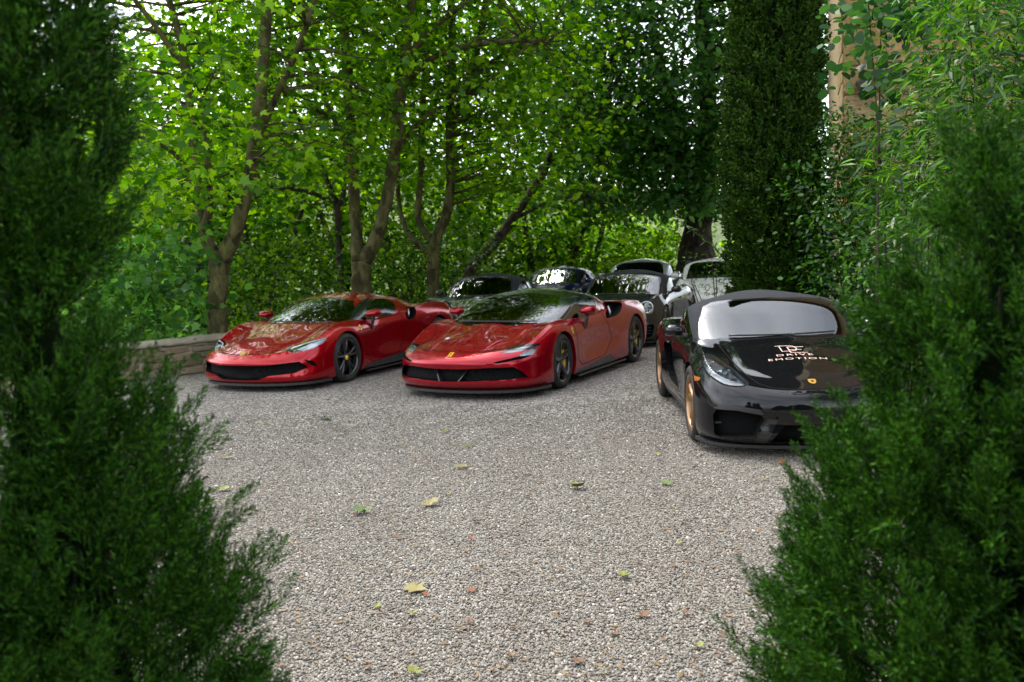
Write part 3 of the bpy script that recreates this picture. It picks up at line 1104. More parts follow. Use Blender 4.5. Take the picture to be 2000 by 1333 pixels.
# ------------------------------------------------------------------ car materials
M = {}
M['red'] = paint('candy_red_paint', (0.31, 0.0004, 0.010), 0.6, 0.24)
M['red2'] = paint('race_red_paint', (0.33, 0.0004, 0.006), 0.6, 0.24)
M['black_paint'] = paint('black_paint', (0.004, 0.004, 0.005), 0.0, 0.3)
M['grey_paint'] = paint('slate_grey_paint', (0.016, 0.019, 0.019), 0.2, 0.35)
M['grey2_paint'] = paint('graphite_paint', (0.018, 0.021, 0.023), 0.2, 0.35)
M['blue_paint'] = paint('midnight_blue_paint', (0.012, 0.012, 0.06), 0.6, 0.3)
M['silver_paint'] = paint('silver_paint', (0.42, 0.45, 0.45), 0.6, 0.35)
M['white_paint'] = paint('white_paint', (0.70, 0.69, 0.66), 0.0, 0.35)
M['gloss_black'] = principled('gloss_black', (0.008, 0.008, 0.009), 0.12, coat=0.6)
M['carbon'] = principled('carbon', (0.012, 0.012, 0.013), 0.32, coat=0.3, noise=(60, (0.03, 0.03, 0.032)))
M['satin_black'] = principled('satin_black', (0.015, 0.015, 0.016), 0.45)
M['void'] = principled('matte_void', (0.004, 0.004, 0.004), 0.9, spec=0.1)
M['gap'] = principled('panel_gap_black', (0.003, 0.003, 0.003), 0.8, spec=0.1)
M['fabric_top'] = principled('roof_fabric', (0.018, 0.020, 0.024), 0.85, spec=0.25, bump=(260, 0.25))
M['rubber'] = principled('tyre_rubber', (0.016, 0.016, 0.016), 0.72, spec=0.3, noise=(14, (0.035, 0.033, 0.03)))
M['rim_dark'] = principled('rim_dark', (0.045, 0.045, 0.048), 0.2, metal=0.8, coat=0.6)
M['rim_gold'] = principled('rim_gold', (0.30, 0.165, 0.075), 0.30, metal=0.75, coat=0.4)
M['steel'] = principled('brake_steel', (0.16, 0.16, 0.16), 0.4, metal=0.9, noise=(30, (0.08, 0.08, 0.08)))
M['chrome'] = principled('chrome', (0.75, 0.76, 0.78), 0.08, metal=1.0)
M['satin_metal'] = principled('satin_metal', (0.45, 0.46, 0.48), 0.3, metal=0.9)
M['yellow'] = principled('badge_yellow', (0.85, 0.52, 0.01), 0.35, coat=0.5)
M['caliper_yellow'] = principled('caliper_yellow', (0.80, 0.48, 0.01), 0.35, coat=0.5)
M['badge_black'] = principled('badge_black', (0.01, 0.01, 0.01), 0.4)
M['gold'] = principled('crest_gold', (0.75, 0.42, 0.08), 0.3, metal=0.7)
M['letter'] = principled('rose_lettering', (0.72, 0.50, 0.42), 0.4)
M['amber'] = principled('amber_lens', (0.30, 0.10, 0.02), 0.15, coat=0.5)
M['leather'] = principled('interior_leather', (0.012, 0.012, 0.013), 0.55, bump=(120, 0.1))
M['housing'] = principled('lamp_housing', (0.22, 0.225, 0.24), 0.25, metal=0.6)
M['housing_sky_tone'] = principled('lamp_housing_sky_tone', (0.62, 0.64, 0.67), 0.35, metal=0.0)  # whitish housing colour stands in for sky reflected in the lens
M['housing_dark'] = principled('lamp_housing_dark', (0.015, 0.015, 0.017), 0.25, coat=0.5)
M['lamp'] = principled('lamp_reflector', (0.85, 0.87, 0.9), 0.15, metal=0.6)
M['screen'] = glass('windscreen_glass', (0.36, 0.42, 0.39), 1.9)
M['privacy'] = glass('side_glass', (0.10, 0.11, 0.11), 1.75)
M['lens'] = glass('lamp_lens', (0.85, 0.88, 0.9), 1.85)
def grille_mat():
    m, N, L = new_mat('grille_mesh')
    out = N.new('ShaderNodeOutputMaterial')
    p = N.new('ShaderNodeBsdfPrincipled')
    tc = N.new('ShaderNodeTexCoord')
    v = N.new('ShaderNodeTexVoronoi')
    v.feature = 'DISTANCE_TO_EDGE'
    v.inputs['Scale'].default_value = 55
    v.inputs['Randomness'].default_value = 0.25
    L.new(tc.outputs['Object'], v.inputs['Vector'])
    r = N.new('ShaderNodeValToRGB')
    r.color_ramp.elements[0].position = 0.06
    r.color_ramp.elements[1].position = 0.16
    r.color_ramp.elements[0].color = (0.010, 0.010, 0.010, 1)
    r.color_ramp.elements[1].color = (0.001, 0.001, 0.001, 1)
    L.new(v.outputs['Distance'], r.inputs['Fac'])
    L.new(r.outputs['Color'], p.inputs['Base Color'])
    p.inputs['Roughness'].default_value = 0.6
    p.inputs['Specular IOR Level'].default_value = 0.05
    L.new(p.outputs[0], out.inputs[0])
    return m


M['grille'] = grille_mat()
M['mirror_glass'] = principled('mirror_glass', (0.8, 0.82, 0.85), 0.02, metal=1.0)


def recess(bm, faces, vec):
    """sink a patch: returns a bmesh with floor and walls, opens the hole in bm"""
    nb = bmesh.new()
    lo, hi = {}, {}
    fs = set(faces)
    for f in faces:
        for v in f.verts:
            if v not in lo:
                lo[v] = nb.verts.new(v.co + vec)
    for f in faces:
        nb.faces.new([lo[v] for v in f.verts])
    for f in faces:
        for e in f.edges:
            if sum(1 for g in e.link_faces if g in fs) == 1:
                for v in e.verts:
                    if v not in hi:
                        hi[v] = nb.verts.new(v.co)
                a, b = e.verts
                nb.faces.new((lo[a], lo[b], hi[b], hi[a]))
    bmesh.ops.delete(bm, geom=list(faces), context='FACES')
    bmesh.ops.recalc_face_normals(nb, faces=nb.faces[:])
    return nb


def wheel(car, x, y, s, rt, w, rr, style, rim_mat, caliper=None, cap=None, steer=0.0):
    """s = +1 left, -1 right; built with the outer face at local +y*s. rim mesh is the wheel, tyre etc. hang on it"""
    def S(b):
        if s < 0:
            b.V = [(v[0], -v[1], v[2]) for v in b.V]
            b.F = [tuple(reversed(f)) for f in b.F]
        return b
    # spokes + barrel
    b = MB()
    o = w / 2
    b.lathe([(o - .012, rr), (o - .004, rr - .004), (o - .004, rr - .014), (o - .03, rr - .022), (-o + .02, rr - .03), (-o + .02, rr)], 40)
    hub = 0.052
    n, delta, wid = {'sf': (5, 0.0, 0.034), 'gt': (5, 0.17, 0.017), 'pc': (5, 0.20, 0.019), 'p9': (10, 0.0, 0.016)}[style]
    for k in range(n):
        for sg in ((-1, 1) if delta else (0,)):
            a0 = 2 * math.pi * k / n + math.pi / 2
            rs = [0.035, rr * .35, rr * .62, rr * .86, rr - .012]
            aa = [a0 + sg * delta * q for q in (.35, .6, .85, 1.0, 1.1)]
            hw = [wid * q for q in (.9, .85, .9, 1.15, 1.7)]
            ao = [o - .035, o - .03, o - .022, o - .02, o - .022]
            V, F = [], []
            for r, a, h, z in zip(rs, aa, hw, ao):
                t = (-math.sin(a), math.cos(a)); c = (math.cos(a) * r, math.sin(a) * r)
                for q, dz, m in ((-1, -.035, 1.25), (-1, -.006, 1.0), (-.35, 0, 1), (.35, 0, 1), (1, -.006, 1.0), (1, -.035, 1.25)):
                    V.append((c[0] + t[0] * h * q * m, z + dz, c[1] + t[1] * h * q * m))
            for i in range(4):
                for j in range(5):
                    F.append((i * 6 + j, (i + 1) * 6 + j, (i + 1) * 6 + j + 1, i * 6 + j + 1))
            b.add(V, F)
    b.lathe([(o - .06, hub), (o - .032, hub), (o - .027, hub * .8), (o - .027, 0.001)], 20)
    wh = S(b).build('wheel', rim_mat, car, True)
    wh.location = (x, y - s * o, rt)
    wh.rotation_euler = (0, 0, steer)
    t = MB()
    pr = [(o - .012, rr - .004), (o + .004, rr + .012), (o + .008, rr + .03), (o + .004, rt - .035), (o - .012, rt - .012), (o - .03, rt - .002),
          (o - .06, rt), (o - .064, rt - .007), (o - .072, rt - .007), (o - .076, rt), (.012, rt), (.006, rt - .007), (-.006, rt - .007), (-.012, rt), (-o + .076, rt), (-o + .03, rt - .002), (-o + .01, rt - .015),
          (-o - .004, rt - .05), (-o, rr)]
    t.lathe(pr, 48)
    S(t).build('tyre', M['rubber'], wh, True)
    d = MB()
    d.lathe([(o - .10, rr * .30), (o - .10, rr * .80), (o - .13, rr * .80), (o - .13, rr * .30)], 36, closed=True)
    S(d).build('brake_disc', M['steel'], wh, False)
    bk = MB()
    bk.lathe([(-o + .03, 0.01), (-o + .03, rr - .02)], 24)
    S(bk).build('inner_shield', M['void'], wh, False)
    if caliper:
        c = MB()
        V, F = [], []
        A = np.linspace(-.55, .55, 7)
        for q in A:
            for (r, a) in ((rr * .56, o - .065), (rr * .88, o - .065), (rr * .88, o - .14), (rr * .56, o - .14)):
                V.append((math.cos(q) * -r, a, math.sin(q) * r))
        for i in range(6):
            for j in range(4):
                F.append((i * 4 + j, i * 4 + (j + 1) % 4, (i + 1) * 4 + (j + 1) % 4, (i + 1) * 4 + j))
        F += [(0, 1, 2, 3), (27, 26, 25, 24)]
        c.add(V, F)
        S(c).build('brake_caliper', caliper, wh, False)
    if cap:
        c = MB()
        c.lathe([(o - .027, .034), (o - .02, .033), (o - .018, .001)], 18)
        S(c).build('centre_cap', cap, wh, True)
    return wh


def superell(n=14, m=10, e=0.75):
    V, F = [], []
    f = lambda c: math.copysign(abs(c) ** e, c)
    for i in range(m + 1):
        ph = -math.pi / 2 + math.pi * i / m
        for k in range(n):
            th = 2 * math.pi * k / n
            V.append([f(math.cos(ph)) * f(math.cos(th)), f(math.cos(ph)) * f(math.sin(th)), f(math.sin(ph))])
    for i in range(m):
        for k in range(n):
            F.append((i * n + k, i * n + (k + 1) % n, (i + 1) * n + (k + 1) % n, (i + 1) * n + k))
    return V, F


def door_mirror(car, c, s, size, mat, stalk, stalk_mat, glass_back=True):
    """c: centre of the housing (left side coordinates), size (len, width, height)"""
    V, F = superell()
    out = []
    for v in V:
        x, y, z = v
        # blunt towards the rear (-x), pointed nose forward and outward taper
        k = 1 - .30 * max(0, x)
        zz = z * k
        yy = y * (1 - .15 * max(0, x)) + (0.12 * x if y > 0 else 0) * 0
        x = max(x, -.45)
        out.append((c[0] + x * size[0], (c[1] + yy * size[1] - .10 * x * size[1]) * s, c[2] + zz * size[2] * (1 + .10 * y) + .02 * y * size[1]))
    if s < 0:
        F = [tuple(reversed(f)) for f in F]
    m = mesh_pd('mirror', out, F, mat, car, True)
    g = MB()
    n = 16
    pts = [(c[0] - .46 * size[0], (c[1] + .82 * size[1] * math.cos(2 * math.pi * k / n)) * s, c[2] + .8 * size[2] * math.sin(2 * math.pi * k / n)) for k in range(n)]
    g.add(pts, [tuple(range(n))])
    g.build('mirror_glass', M['mirror_glass'], m)
    st = MB()
    st.tube([(p[0], p[1] * s, p[2]) for p in stalk], [.032, .026, .022, .026][:len(stalk)], 8)
    st.build('mirror_stalk', stalk_mat, m, True)
    return m


def decal_poly(shell, view, pts, lift=0.003):
    """flat outline laid on the body"""
    V = []
    for p in pts:
        if view == 'top':
            c, n = shell.top(p[0], p[1])
        elif view == 'front':
            c, n = shell.front(p[0], p[1])
        else:
            c, n = shell.side(p[0], p[1], p[2])
        V.append(c + n * lift)
    return V


def text_mesh(body, size=1.0):
    cu = bpy.data.curves.new('t', 'FONT')
    cu.body = body
    cu.size = size
    cu.space_character = 1.25
    cu.resolution_u = 3
    o = bpy.data.objects.new('t', cu)
    COL.objects.link(o)
    dg = bpy.context.evaluated_depsgraph_get()
    me = o.evaluated_get(dg).to_mesh()
    V = [tuple(v.co) for v in me.vertices]
    F = [tuple(p.vertices) for p in me.polygons]
    o.evaluated_get(dg).to_mesh_clear()
    bpy.data.objects.remove(o)
    bpy.data.curves.remove(cu)
    return V, F


def interior(car, x0, top, hw, zs=0.45):
    """dashboard, two seats and a steering wheel; x0 = windscreen base"""
    d = MB()
    V, F = [], []
    prof = [(x0 - .12, top - .02), (x0 - .45, top + .02), (x0 - .62, top - .03), (x0 - .66, top - .12), (x0 - .60, top - .30)]
    ys = np.linspace(-hw, hw, 7)
    for y in ys:
        for p in prof:
            V.append((p[0] - .03 * (y / hw) ** 2, y, p[1] + .02 * math.cos(y / hw * 6)))
    m = len(prof)
    for i in range(6):
        for j in range(m - 1):
            F.append((i * m + j, i * m + j + 1, (i + 1) * m + j + 1, (i + 1) * m + j))
    d.add(V, F)
    d.build('dashboard', M['leather'], car, True)
    for s in (-1, 1):
        y = .36 * s
        xs = x0 - 1.28
        b = MB()
        st = [(0.42, .30, .20), (.12, .32, .22), (0, .40, .23), (-.12, .62, .23), (-.24, .86, .19), (-.28, .97, .12), (-.30, 1.06, .11), (-.32, 1.10, .07)]
        V, F = [], []
        for (dx, z, h) in st:
            for q in (-1, -.6, .6, 1):
                f = .04 if abs(q) == 1 else 0
                V.append((xs + dx + f, y + q * h, z + f * .6))
            for q in (1, .6, -.6, -1):
                V.append((xs + dx - .12, y + q * h, z - .08))
        for i in range(len(st) - 1):
            for k in range(8):
                F.append((i * 8 + k, i * 8 + (k + 1) % 8, (i + 1) * 8 + (k + 1) % 8, (i + 1) * 8 + k))
        F.append(tuple((len(st) - 1) * 8 + k for k in range(8)))
        b.add(V, F)
        b.build('seat', M['leather'], car, True)
    sw = MB()
    pts = []
    for k in range(25):
        a = 2 * math.pi * k / 24
        pts.append((x0 - .80 + .06 * math.sin(a), .36 + .18 * math.cos(a), top - .04 + .17 * math.sin(a)))
    sw.tube(pts, .016, 6, False)
    sw.tube([(x0 - .80, .20, top - .04), (x0 - .80, .52, top - .04)], .018, 6)
    sw.tube([(x0 - .62, .36, top - .10), (x0 - .80, .36, top - .04)], .03, 6)
    sw.build('steering_wheel', M['leather'], car, True)


def mk(P):
    """mirror a half outline given from the centre outward: symmetric polygon in the front view"""
    return P + [(-p[0], p[1]) for p in reversed(P) if abs(p[0]) > 1e-6]


def build_shells(bt, ct, nc=6, nr=6):
    B = full_bm(half_surface(fill_rows(bt), nc, nr))
    C = full_bm(half_surface(fill_rows(ct), nc, nr))
    return B, C, Shell(B), Shell(C)


def arches(car, B, axles, paint_mat, R_arch, ymin=.6, yo=.91):
    for (ax, zc, r) in axles:
        fs = cut(B, circle(ax, zc, r), 'side', lambda c, n: abs(c.y) > ymin and c.z < .85)
        fset = set(fs)
        es = {e for f in fs for e in f.edges if sum(1 for g in e.link_faces if g in fset) == 1}
        for sd in (-1, 1):
            V, F = [], []
            for e in es:
                a, b = e.verts
                if max(a.co.z, b.co.z) < .16 or a.co.y * sd < 0:
                    continue
                k = len(V)
                V += [a.co.copy(), b.co.copy(), b.co + Vector((0, -.05 * sd, 0)), a.co + Vector((0, -.05 * sd, 0))]
                F.append((k, k + 1, k + 2, k + 3))
            if V:
                mesh_pd('arch_lip', V, F, paint_mat, car, True)
        bmesh.ops.delete(B, geom=fs, context='FACES')
        for s in (-1, 1):
            l = MB()
            V, F = [], []
            n = 20
            for k in range(n + 1):
                a = math.pi * (-.12 + 1.24 * k / n)
                for y in (yo, .50):
                    V.append((ax + (r + .012) * math.cos(a), y * s, zc + (r + .012) * math.sin(a)))
            for k in range(n):
                F.append((2 * k, 2 * k + 1, 2 * k + 3, 2 * k + 2))
            l.add(V, F)
            V = [(ax + (r + .02) * math.cos(2 * math.pi * k / 24), .50 * s, zc + (r + .02) * math.sin(2 * math.pi * k / 24)) for k in range(24)]
            l.add(V, [tuple(range(24))])
            l.build('wheel_well', M['void'], car)


def underbody(car, half, z=.16):
    """dark floor following the plan of the sill row"""
    P = half[:, 2]
    V = [(p[0] * .985, p[1] * .97, z) for p in P] + [(p[0] * .985, -p[1] * .97, z) for p in P[::-1]]
    mesh_pd('underbody', V, [tuple(range(len(V)))], M['void'], car)


def splitter(car, half, i1, z0, z1, out, mat, name='front_splitter'):
    """blade under the nose following the plan of the bottom row, up to column index i1"""
    P = half[:i1, 0]
    V, F = [], []
    pts = [(p[0], -p[1]) for p in P[::-1]] + [(p[0], p[1]) for p in P[1:]]
    n = len(pts)
    for i, p in enumerate(pts):
        a, b = pts[max(i - 1, 0)], pts[min(i + 1, n - 1)]
        t = Vector((b[0] - a[0], b[1] - a[1])).normalized()
        nn = Vector((t.y, -t.x))
        if nn.dot(Vector((p[0] + .5, p[1]))) < 0:
            nn = -nn
        q = Vector(p) + nn * out
        r = Vector(p) - nn * .12
        V += [(q.x, q.y, z0), (q.x, q.y, z1), (r.x, r.y, z1 + .015), (r.x, r.y, z0)]
    for i in range(n - 1):
        for j in range(4):
            F.append((i * 4 + j, i * 4 + (j + 1) % 4, (i + 1) * 4 + (j + 1) % 4, (i + 1) * 4 + j))
    mesh_pd(name, V, F, mat, car)


def both(B, poly, view, ok):
    """cut on the left and the right side, yields (side, faces)"""
    for s in (1, -1):
        P = poly if s > 0 else mirror_poly(poly, view)
        yield s, cut(B, P, view, (lambda c, n, s=s: c.y * s > 0.02 and ok(c, n, s)))


def wipers(car, SC, x0s, zz=None):
    b = MB()
    for (y0, y1, h) in x0s:
        pts = []
        for k in range(9):
            t = k / 8
            y = y0 + (y1 - y0) * t
            c, n = SC.front(y, h[0] + (h[1] - h[0]) * t)
            if c is None:
                continue
            pts.append(c + n * .018)
        if len(pts) > 2:
            b.tube(pts, .009, 5)
    b.build('wiper', M['satin_black'], car, True)

# ------------------------------------------------------------------ the cars
def raise_cab(tab, dz=.02, dy=.02):
    T = fill_rows(tab).copy()
    for j, k in ((2, .5), (3, 1.0), (4, 1.0), (5, .9)):
        T[:, j, 2] += dz * k
    for j, k in ((2, .5), (3, 1.0), (4, 1.0)):
        T[:, j, 1] *= 1 + dy * k * 1.6
    return T


def horse_badge(car, SH, x, y, w, h):
    """small yellow rectangle with a black rearing-horse outline"""
    V = decal_poly(SH, 'top', [(x - h / 2, y - w / 2), (x - h / 2, y + w / 2), (x + h / 2, y + w / 2), (x + h / 2, y - w / 2)], .004)
    b = mesh_pd('badge', V, [(0, 1, 2, 3)], M['yellow'], car)
    hp = [(-.10, -.42), (.02, -.40), (.05, -.15), (.22, -.30), (.30, -.22), (.14, .02), (.20, .20), (.34, .30), (.22, .40), (.06, .36),
          (-.02, .22), (-.16, .26), (-.26, .12), (-.12, .06), (-.10, -.12), (-.26, -.20), (-.30, -.38), (-.20, -.36), (-.14, -.24)]
    V = decal_poly(SH, 'top', [(x - v * h, y + u * w) for u, v in hp], .006)
    mesh_pd('badge_emblem', V, [tuple(range(len(hp)))], M['badge_black'], b)


def shield_badge(car, SH, x, z, s, ang=-.45, k=1.0):
    pts = [(-.035, .05), (.035, .05), (.038, .0), (.025, -.04), (0, -.065), (-.025, -.04), (-.038, .0)]
    ca, sa = math.cos(ang), math.sin(ang)
    P = [(x + (u * ca - v * sa) * k, z + (u * sa + v * ca) * k, s) for u, v in pts]
    V = decal_poly(SH, 'side', P, .004)
    b = mesh_pd('shield_badge', V, [tuple(range(7))], M['yellow'], car)
    hp = [(-.004, -.035), (.008, -.01), (.018, .012), (.006, .032), (-.010, .02), (-.014, -.012)]
    P = [(x + (u * ca - v * sa) * k, z + (u * sa + v * ca) * k, s) for u, v in hp]
    V = decal_poly(SH, 'side', P, .006)
    mesh_pd('badge_emblem', V, [tuple(range(len(hp)))], M['badge_black'], b)


def lamp_unit(car, B, faces, vec, lens_lift, housing, elements=None, SH=None, name='headlight'):
    lens = dup_faces(faces, lens_lift)
    hs = recess(B, faces, vec)
    o = mesh_bm(name, lens, M['lens'], car)
    mesh_bm('housing', hs, housing, o, False)
    return o


def gapline(mb, SH, view, pts, s=1, w=.006, step=.03):
    out = []
    for p in poly_dense(pts, step):
        if view == 'top':
            c, n = SH.top(p[0], p[1] * s)
        elif view == 'front':
            c, n = SH.front(p[0] * s, p[1])
        else:
            c, n = SH.side(p[0], p[1], s)
        if c is not None:
            out.append((c.copy(), n.copy()))
    ribbon(mb, out, w)


def supercar(kind, name, label, pose):
    sf = kind == 'sf'
    BT, CT = (BODY_SF, CAB_SF) if sf else (BODY_GT, CAB_GT)
    red = M['red'] if sf else M['red2']
    car = empty(name, (pose[0], pose[1], 0), pose[2])
    tag(car, label, 'sports car', 'cars parked on the gravel')
    half = half_surface(crease(BT), 7, 6)
    B = full_bm(half)
    C = full_bm(half_surface(raise_cab(CT), 7, 7))
    SB, SC = Shell(B), Shell(C)
    wb = 2.65 if sf else 2.60
    arches(car, B, [(0, .345, .375), (-wb, .350, .385)], red, 0)
    # ---- grille: one wide mouth
    if sf:
        gp = mk([(0, .382), (.176, .380), (.497, .394), (.760, .393), (.834, .335), (.886, .262), (.731, .247), (.418, .243), (0, .228)])
    else:
        gp = mk([(0, .366), (.382, .364), (.642, .385), (.800, .398), (.850, .350), (.870, .306), (.754, .248), (.450, .225), (.30, .172), (0, .166)])
    fs = cut(B, gp, 'front', lambda c, n: c.x > .5 and n.x > .02)
    g = recess(B, fs, Vector((-.10, 0, 0)))
    go = mesh_bm('grille', g, M['grille'], car, False)
    if sf:
        for s in (-1, 1):
            b = MB()
            b.add([(1.20, .12 * s, .23), (1.20, .135 * s, .23), (1.10, .22 * s, .38), (1.10, .235 * s, .38), (1.08, .12 * s, .23), (1.08, .22 * s, .38)],
                  [(0, 1, 3, 2), (0, 2, 5, 4), (1, 4, 5, 3)])
            b.build('grille_vane', M['carbon'], go)
    # ---- lamps
    if sf:
        hl = [(.598, .552), (.627, .588), (.673, .609), (.797, .630), (.912, .629), (.911, .588), (.874, .574), (.801, .564), (.705, .553)]
        lo = [(.789, .509), (.813, .538), (.833, .557), (.902, .572), (.918, .577), (.902, .513), (.866, .503)]
        sl = [(.545, .449), (.609, .468), (.790, .507), (.901, .511), (.862, .490), (.83, .477), (.703, .456), (.612, .442)]
        okf = lambda c, n, s: c.x > .35 and n.x > .02
        for s, f in both(B, sl, 'front', okf):
            mesh_bm('air_slot', recess(B, f, Vector((-.05, 0, 0))), M['void'], car, False)
        for s, f in both(B, hl, 'front', okf):
            o = lamp_unit(car, B, f, Vector((-.035, -.01 * s, -.02)), -.002, M['housing'])
            lm = MB()
            lm.tube([(.80, .70 * s, .578), (.70, .79 * s, .590), (.63, .86 * s, .597)], .011, 6)
            lm.build('lamp_bar', M['lamp'], o, True)
        for s, f in both(B, lo, 'front', okf):
            lamp_unit(car, B, f, Vector((-.03, -.01 * s, -.01)), -.002, M['lamp'], name='lower_headlight')
    else:
        hl = [(.561, .549), (.603, .588), (.696, .620), (.80, .648), (.915, .673), (.919, .606), (.875, .547), (.795, .522), (.719, .512), (.64, .525)]
        vt = [(.845, .414), (.903, .392), (.929, .310), (.893, .329), (.872, .37)]
        okf = lambda c, n, s: c.x > .30 and n.x > .02
        for s, f in both(B, vt, 'front', okf):
            mesh_bm('air_slot', recess(B, f, Vector((-.06, -.01 * s, 0))), M['void'], car, False)
        for s, f in both(B, hl, 'front', okf):
            o = lamp_unit(car, B, f, Vector((-.045, -.01 * s, -.03)), -.002, M['housing_dark'])
            lm = MB()
            V = [SB.front(q[0] * s, q[1])[0] + Vector((-.025, 0, -.015)) for q in ((.70, .560), (.80, .620), (.905, .660), (.905, .610), (.865, .560), (.78, .535))]
            lm.add(V, [(0, 1, 2, 3, 4, 5)])
            lm.build('reflector', M['lamp'], o)
            lm = MB()
            lm.tube([SB.front(q[0] * s, q[1])[0] + Vector((-.012, 0, -.004)) for q in ((.60, .560), (.70, .605), (.80, .635), (.90, .66))], .008, 6)
            lm.build('lamp_bar', M['lamp'], o, True)
    # ---- flank openings
    if sf:
        it = [(-1.98, .945), (-2.15, .940), (-2.22, .905), (-2.10, .836), (-1.90, .770), (-1.62, .752), (-1.52, .762), (-1.58, .86), (-1.75, .915)]
    else:
        it = [(-1.70, .925), (-1.90, .925), (-1.935, .88), (-1.86, .770), (-1.72, .735), (-1.64, .765), (-1.63, .86)]
    for s, f in both(B, spl(it, 3), 'side', lambda c, n, s: c.y * s > .55 and c.z > .6):
        o = mesh_bm('side_intake', recess(B, f, Vector((-.05, -.13 * s, -.03))), M['void'], car, False)
        fn = MB()
        xa = -1.78 if sf else -1.77
        fn.tube([(xa, (.91 if sf else .89) * s, .77), (xa - .02, (.90 if sf else .885) * s, .83), (xa - .05, (.86 if sf else .86) * s, .90)], [.012, .016, .012], 6)
        fn.build('intake_strut', M['satin_metal'], o, True)
    # ---- sills
    sk = ([(-.385, .10), (-1.88, .10), (-1.75, .17), (-1.62, .235), (-1.52, .255), (-1.42, .245), (-.9, .20), (-.39, .178)] if sf else
          [(-.40, .10), (-2.2, .10), (-2.2, .285), (-1.49, .265), (-.9, .215), (-.385, .175)])
    for s, f in both(B, sk, 'side', lambda c, n, s: c.y * s > .6 and c.z < .33):
        mesh_bm('side_skirt', take(B, f), M['carbon'], car)
    splitter(car, half, 4 * 7 + 2, .085, .118, .045, M['carbon'])
    for s in (-1, 1):
        MB().box(-2.15, -.42, (.955 if s > 0 else -.995), (.995 if s > 0 else -.955), .098, .118).build('sill_blade', M['carbon'], car)
    # ---- doors and bonnet as panels of their own
    dp = ([(-.36, .80), (-.40, .70), (-.46, .55), (-.47, .30), (-.60, .222), (-1.40, .262), (-1.52, .33), (-1.70, .46), (-1.58, .66), (-1.46, .765), (-1.40, .86)] if sf else
          [(-.38, .79), (-.42, .70), (-.47, .55), (-.48, .30), (-.60, .205), (-1.35, .275), (-1.50, .42), (-1.60, .60), (-1.58, .735), (-1.50, .84)])
    gl = MB()
    for s, f in both(B, dp, 'side', lambda c, n, s: c.y * s > .6):
        mesh_bm('door', take(B, f), red, car)
        gapline(gl, SB, 'side', [(p[0], p[1]) for p in dp + dp[:1]], s, .008)
    hd = ([(-.02, .0), (0.0, .50), (.02, .74), (.142, .80), (.278, .70), (.433, .665), (.734, .655), (.86, .60), (.98, .42), (1.04, .20), (1.055, 0)] if sf else
          [(-.06, .0), (-.05, .45), (-.02, .72), (.10, .78), (.262, .66), (.50, .60), (.742, .53), (.873, .53), (1.00, .40), (1.06, .20), (1.075, 0)])
    hdp = hd + [(p[0], -p[1]) for p in reversed(hd) if abs(p[1]) > 1e-6]
    fs = cut(B, hdp, 'top', lambda c, n: n.z > .2 and c.x > -.3)
    bonnet = mesh_bm('bonnet', take(B, fs), red, car)
    for s in (-1, 1):
        gapline(gl, SB, 'top', hd[2:], s, .008)
    mesh_bm('body', B, red, car)
    gl.build('panel_gap', M['gap'], car)
    if sf:
        for s in (-1, 1):
            V, F = superell(12, 8, 1.0)
            c0, n0 = SB.top(.74, .40 * s)
            W = []
            for v in V:
                x = v[0] * .26
                y = v[1] * .035 * (1 - .4 * v[0])
                z = v[2] * .024
                c, n = SB.top(.74 + x, (.40 - .16 * (x)) * s)
                W.append((.74 + x, (.40 - .16 * x) * s + y, c.z + z - .006))
            mesh_pd('bonnet_fin', W, F, red, bonnet, True)
    # ---- cabin
    if sf:
        ws = mk([(0, 1.165), (.30, 1.150), (.55, 1.105), (.665, 1.0), (.735, .885), (.80, .775), (0, .75)])
        sw = [(-.30, .79), (-.62, .795), (-1.18, .80), (-1.34, .86), (-1.50, .96), (-1.56, 1.03), (-1.48, 1.07), (-1.25, 1.092), (-1.06, 1.07), (-.80, .995), (-.52, .885)]
        rd = [(-1.24, .70), (-1.40, .85), (-1.56, .95), (-1.64, 1.035), (-1.72, 1.055), (-2.05, 1.03), (-2.6, .98), (-3.0, .93), (-3.0, .70)]
    else:
        ws = mk([(0, 1.150), (.30, 1.132), (.54, 1.085), (.655, .995), (.725, .875), (.79, .765), (0, .74)])
        sw = spl([(-.34, .79), (-.62, .80), (-1.16, .815), (-1.38, .875), (-1.52, .97), (-1.50, 1.045), (-1.36, 1.085), (-1.15, 1.088), (-.85, 1.0), (-.56, .885)], 3)
        rd = None
    f = cut(C, ws, 'front', lambda c, n: n.x > .12 and c.x > -1.35)
    w = mesh_bm('windscreen', take(C, f), M['screen'], car)
    for s, f in both(C, sw, 'side', lambda c, n, s: c.y * s > .35 and n.y * s > .15):
        mesh_bm('side_window', take(C, f), M['privacy'] if sf else M['screen'], car)
    for s in (-1, 1):
        tr = MB()
        if sf:
            gapline(tr, SC, 'side', [(-1.22, .80), (-1.38, .86), (-1.53, .955), (-1.60, 1.03), (-1.52, 1.075)], s, .014, .02)
        else:
            gapline(tr, SC, 'side', sw[6:21], s, .016, .02)
        tr.build('window_trim', M['satin_metal'] if sf else M['gloss_black'], car)
    if rd:
        for s, f in both(C, rd, 'side', lambda c, n, s: c.y * s > .30):
            mesh_bm('rear_buttress', take(C, f), red, car)
        mesh_bm('roof', C, M['gloss_black'], car)
    else:
        pl = [(-.02, .73), (-.36, .875), (-.62, .995), (-.92, 1.09), (-1.04, 1.115), (-1.16, 1.10), (-.85, 1.0), (-.56, .885), (-.34, .79), (-.34, .73)]
        for s, f in both(C, pl, 'side', lambda c, n, s: c.y * s > .42):
            mesh_bm('pillar', take(C, f), M['gloss_black'], car)
        mesh_bm('roof', C, red, car)
    wipers(car, SC, [(-.50, .10, (.835, .835)), (0.05, .58, (.835, .825))])
    interior(car, .02 if sf else -.05, .80, .72)
    # ---- wheels
    cap = None if sf else M['yellow']
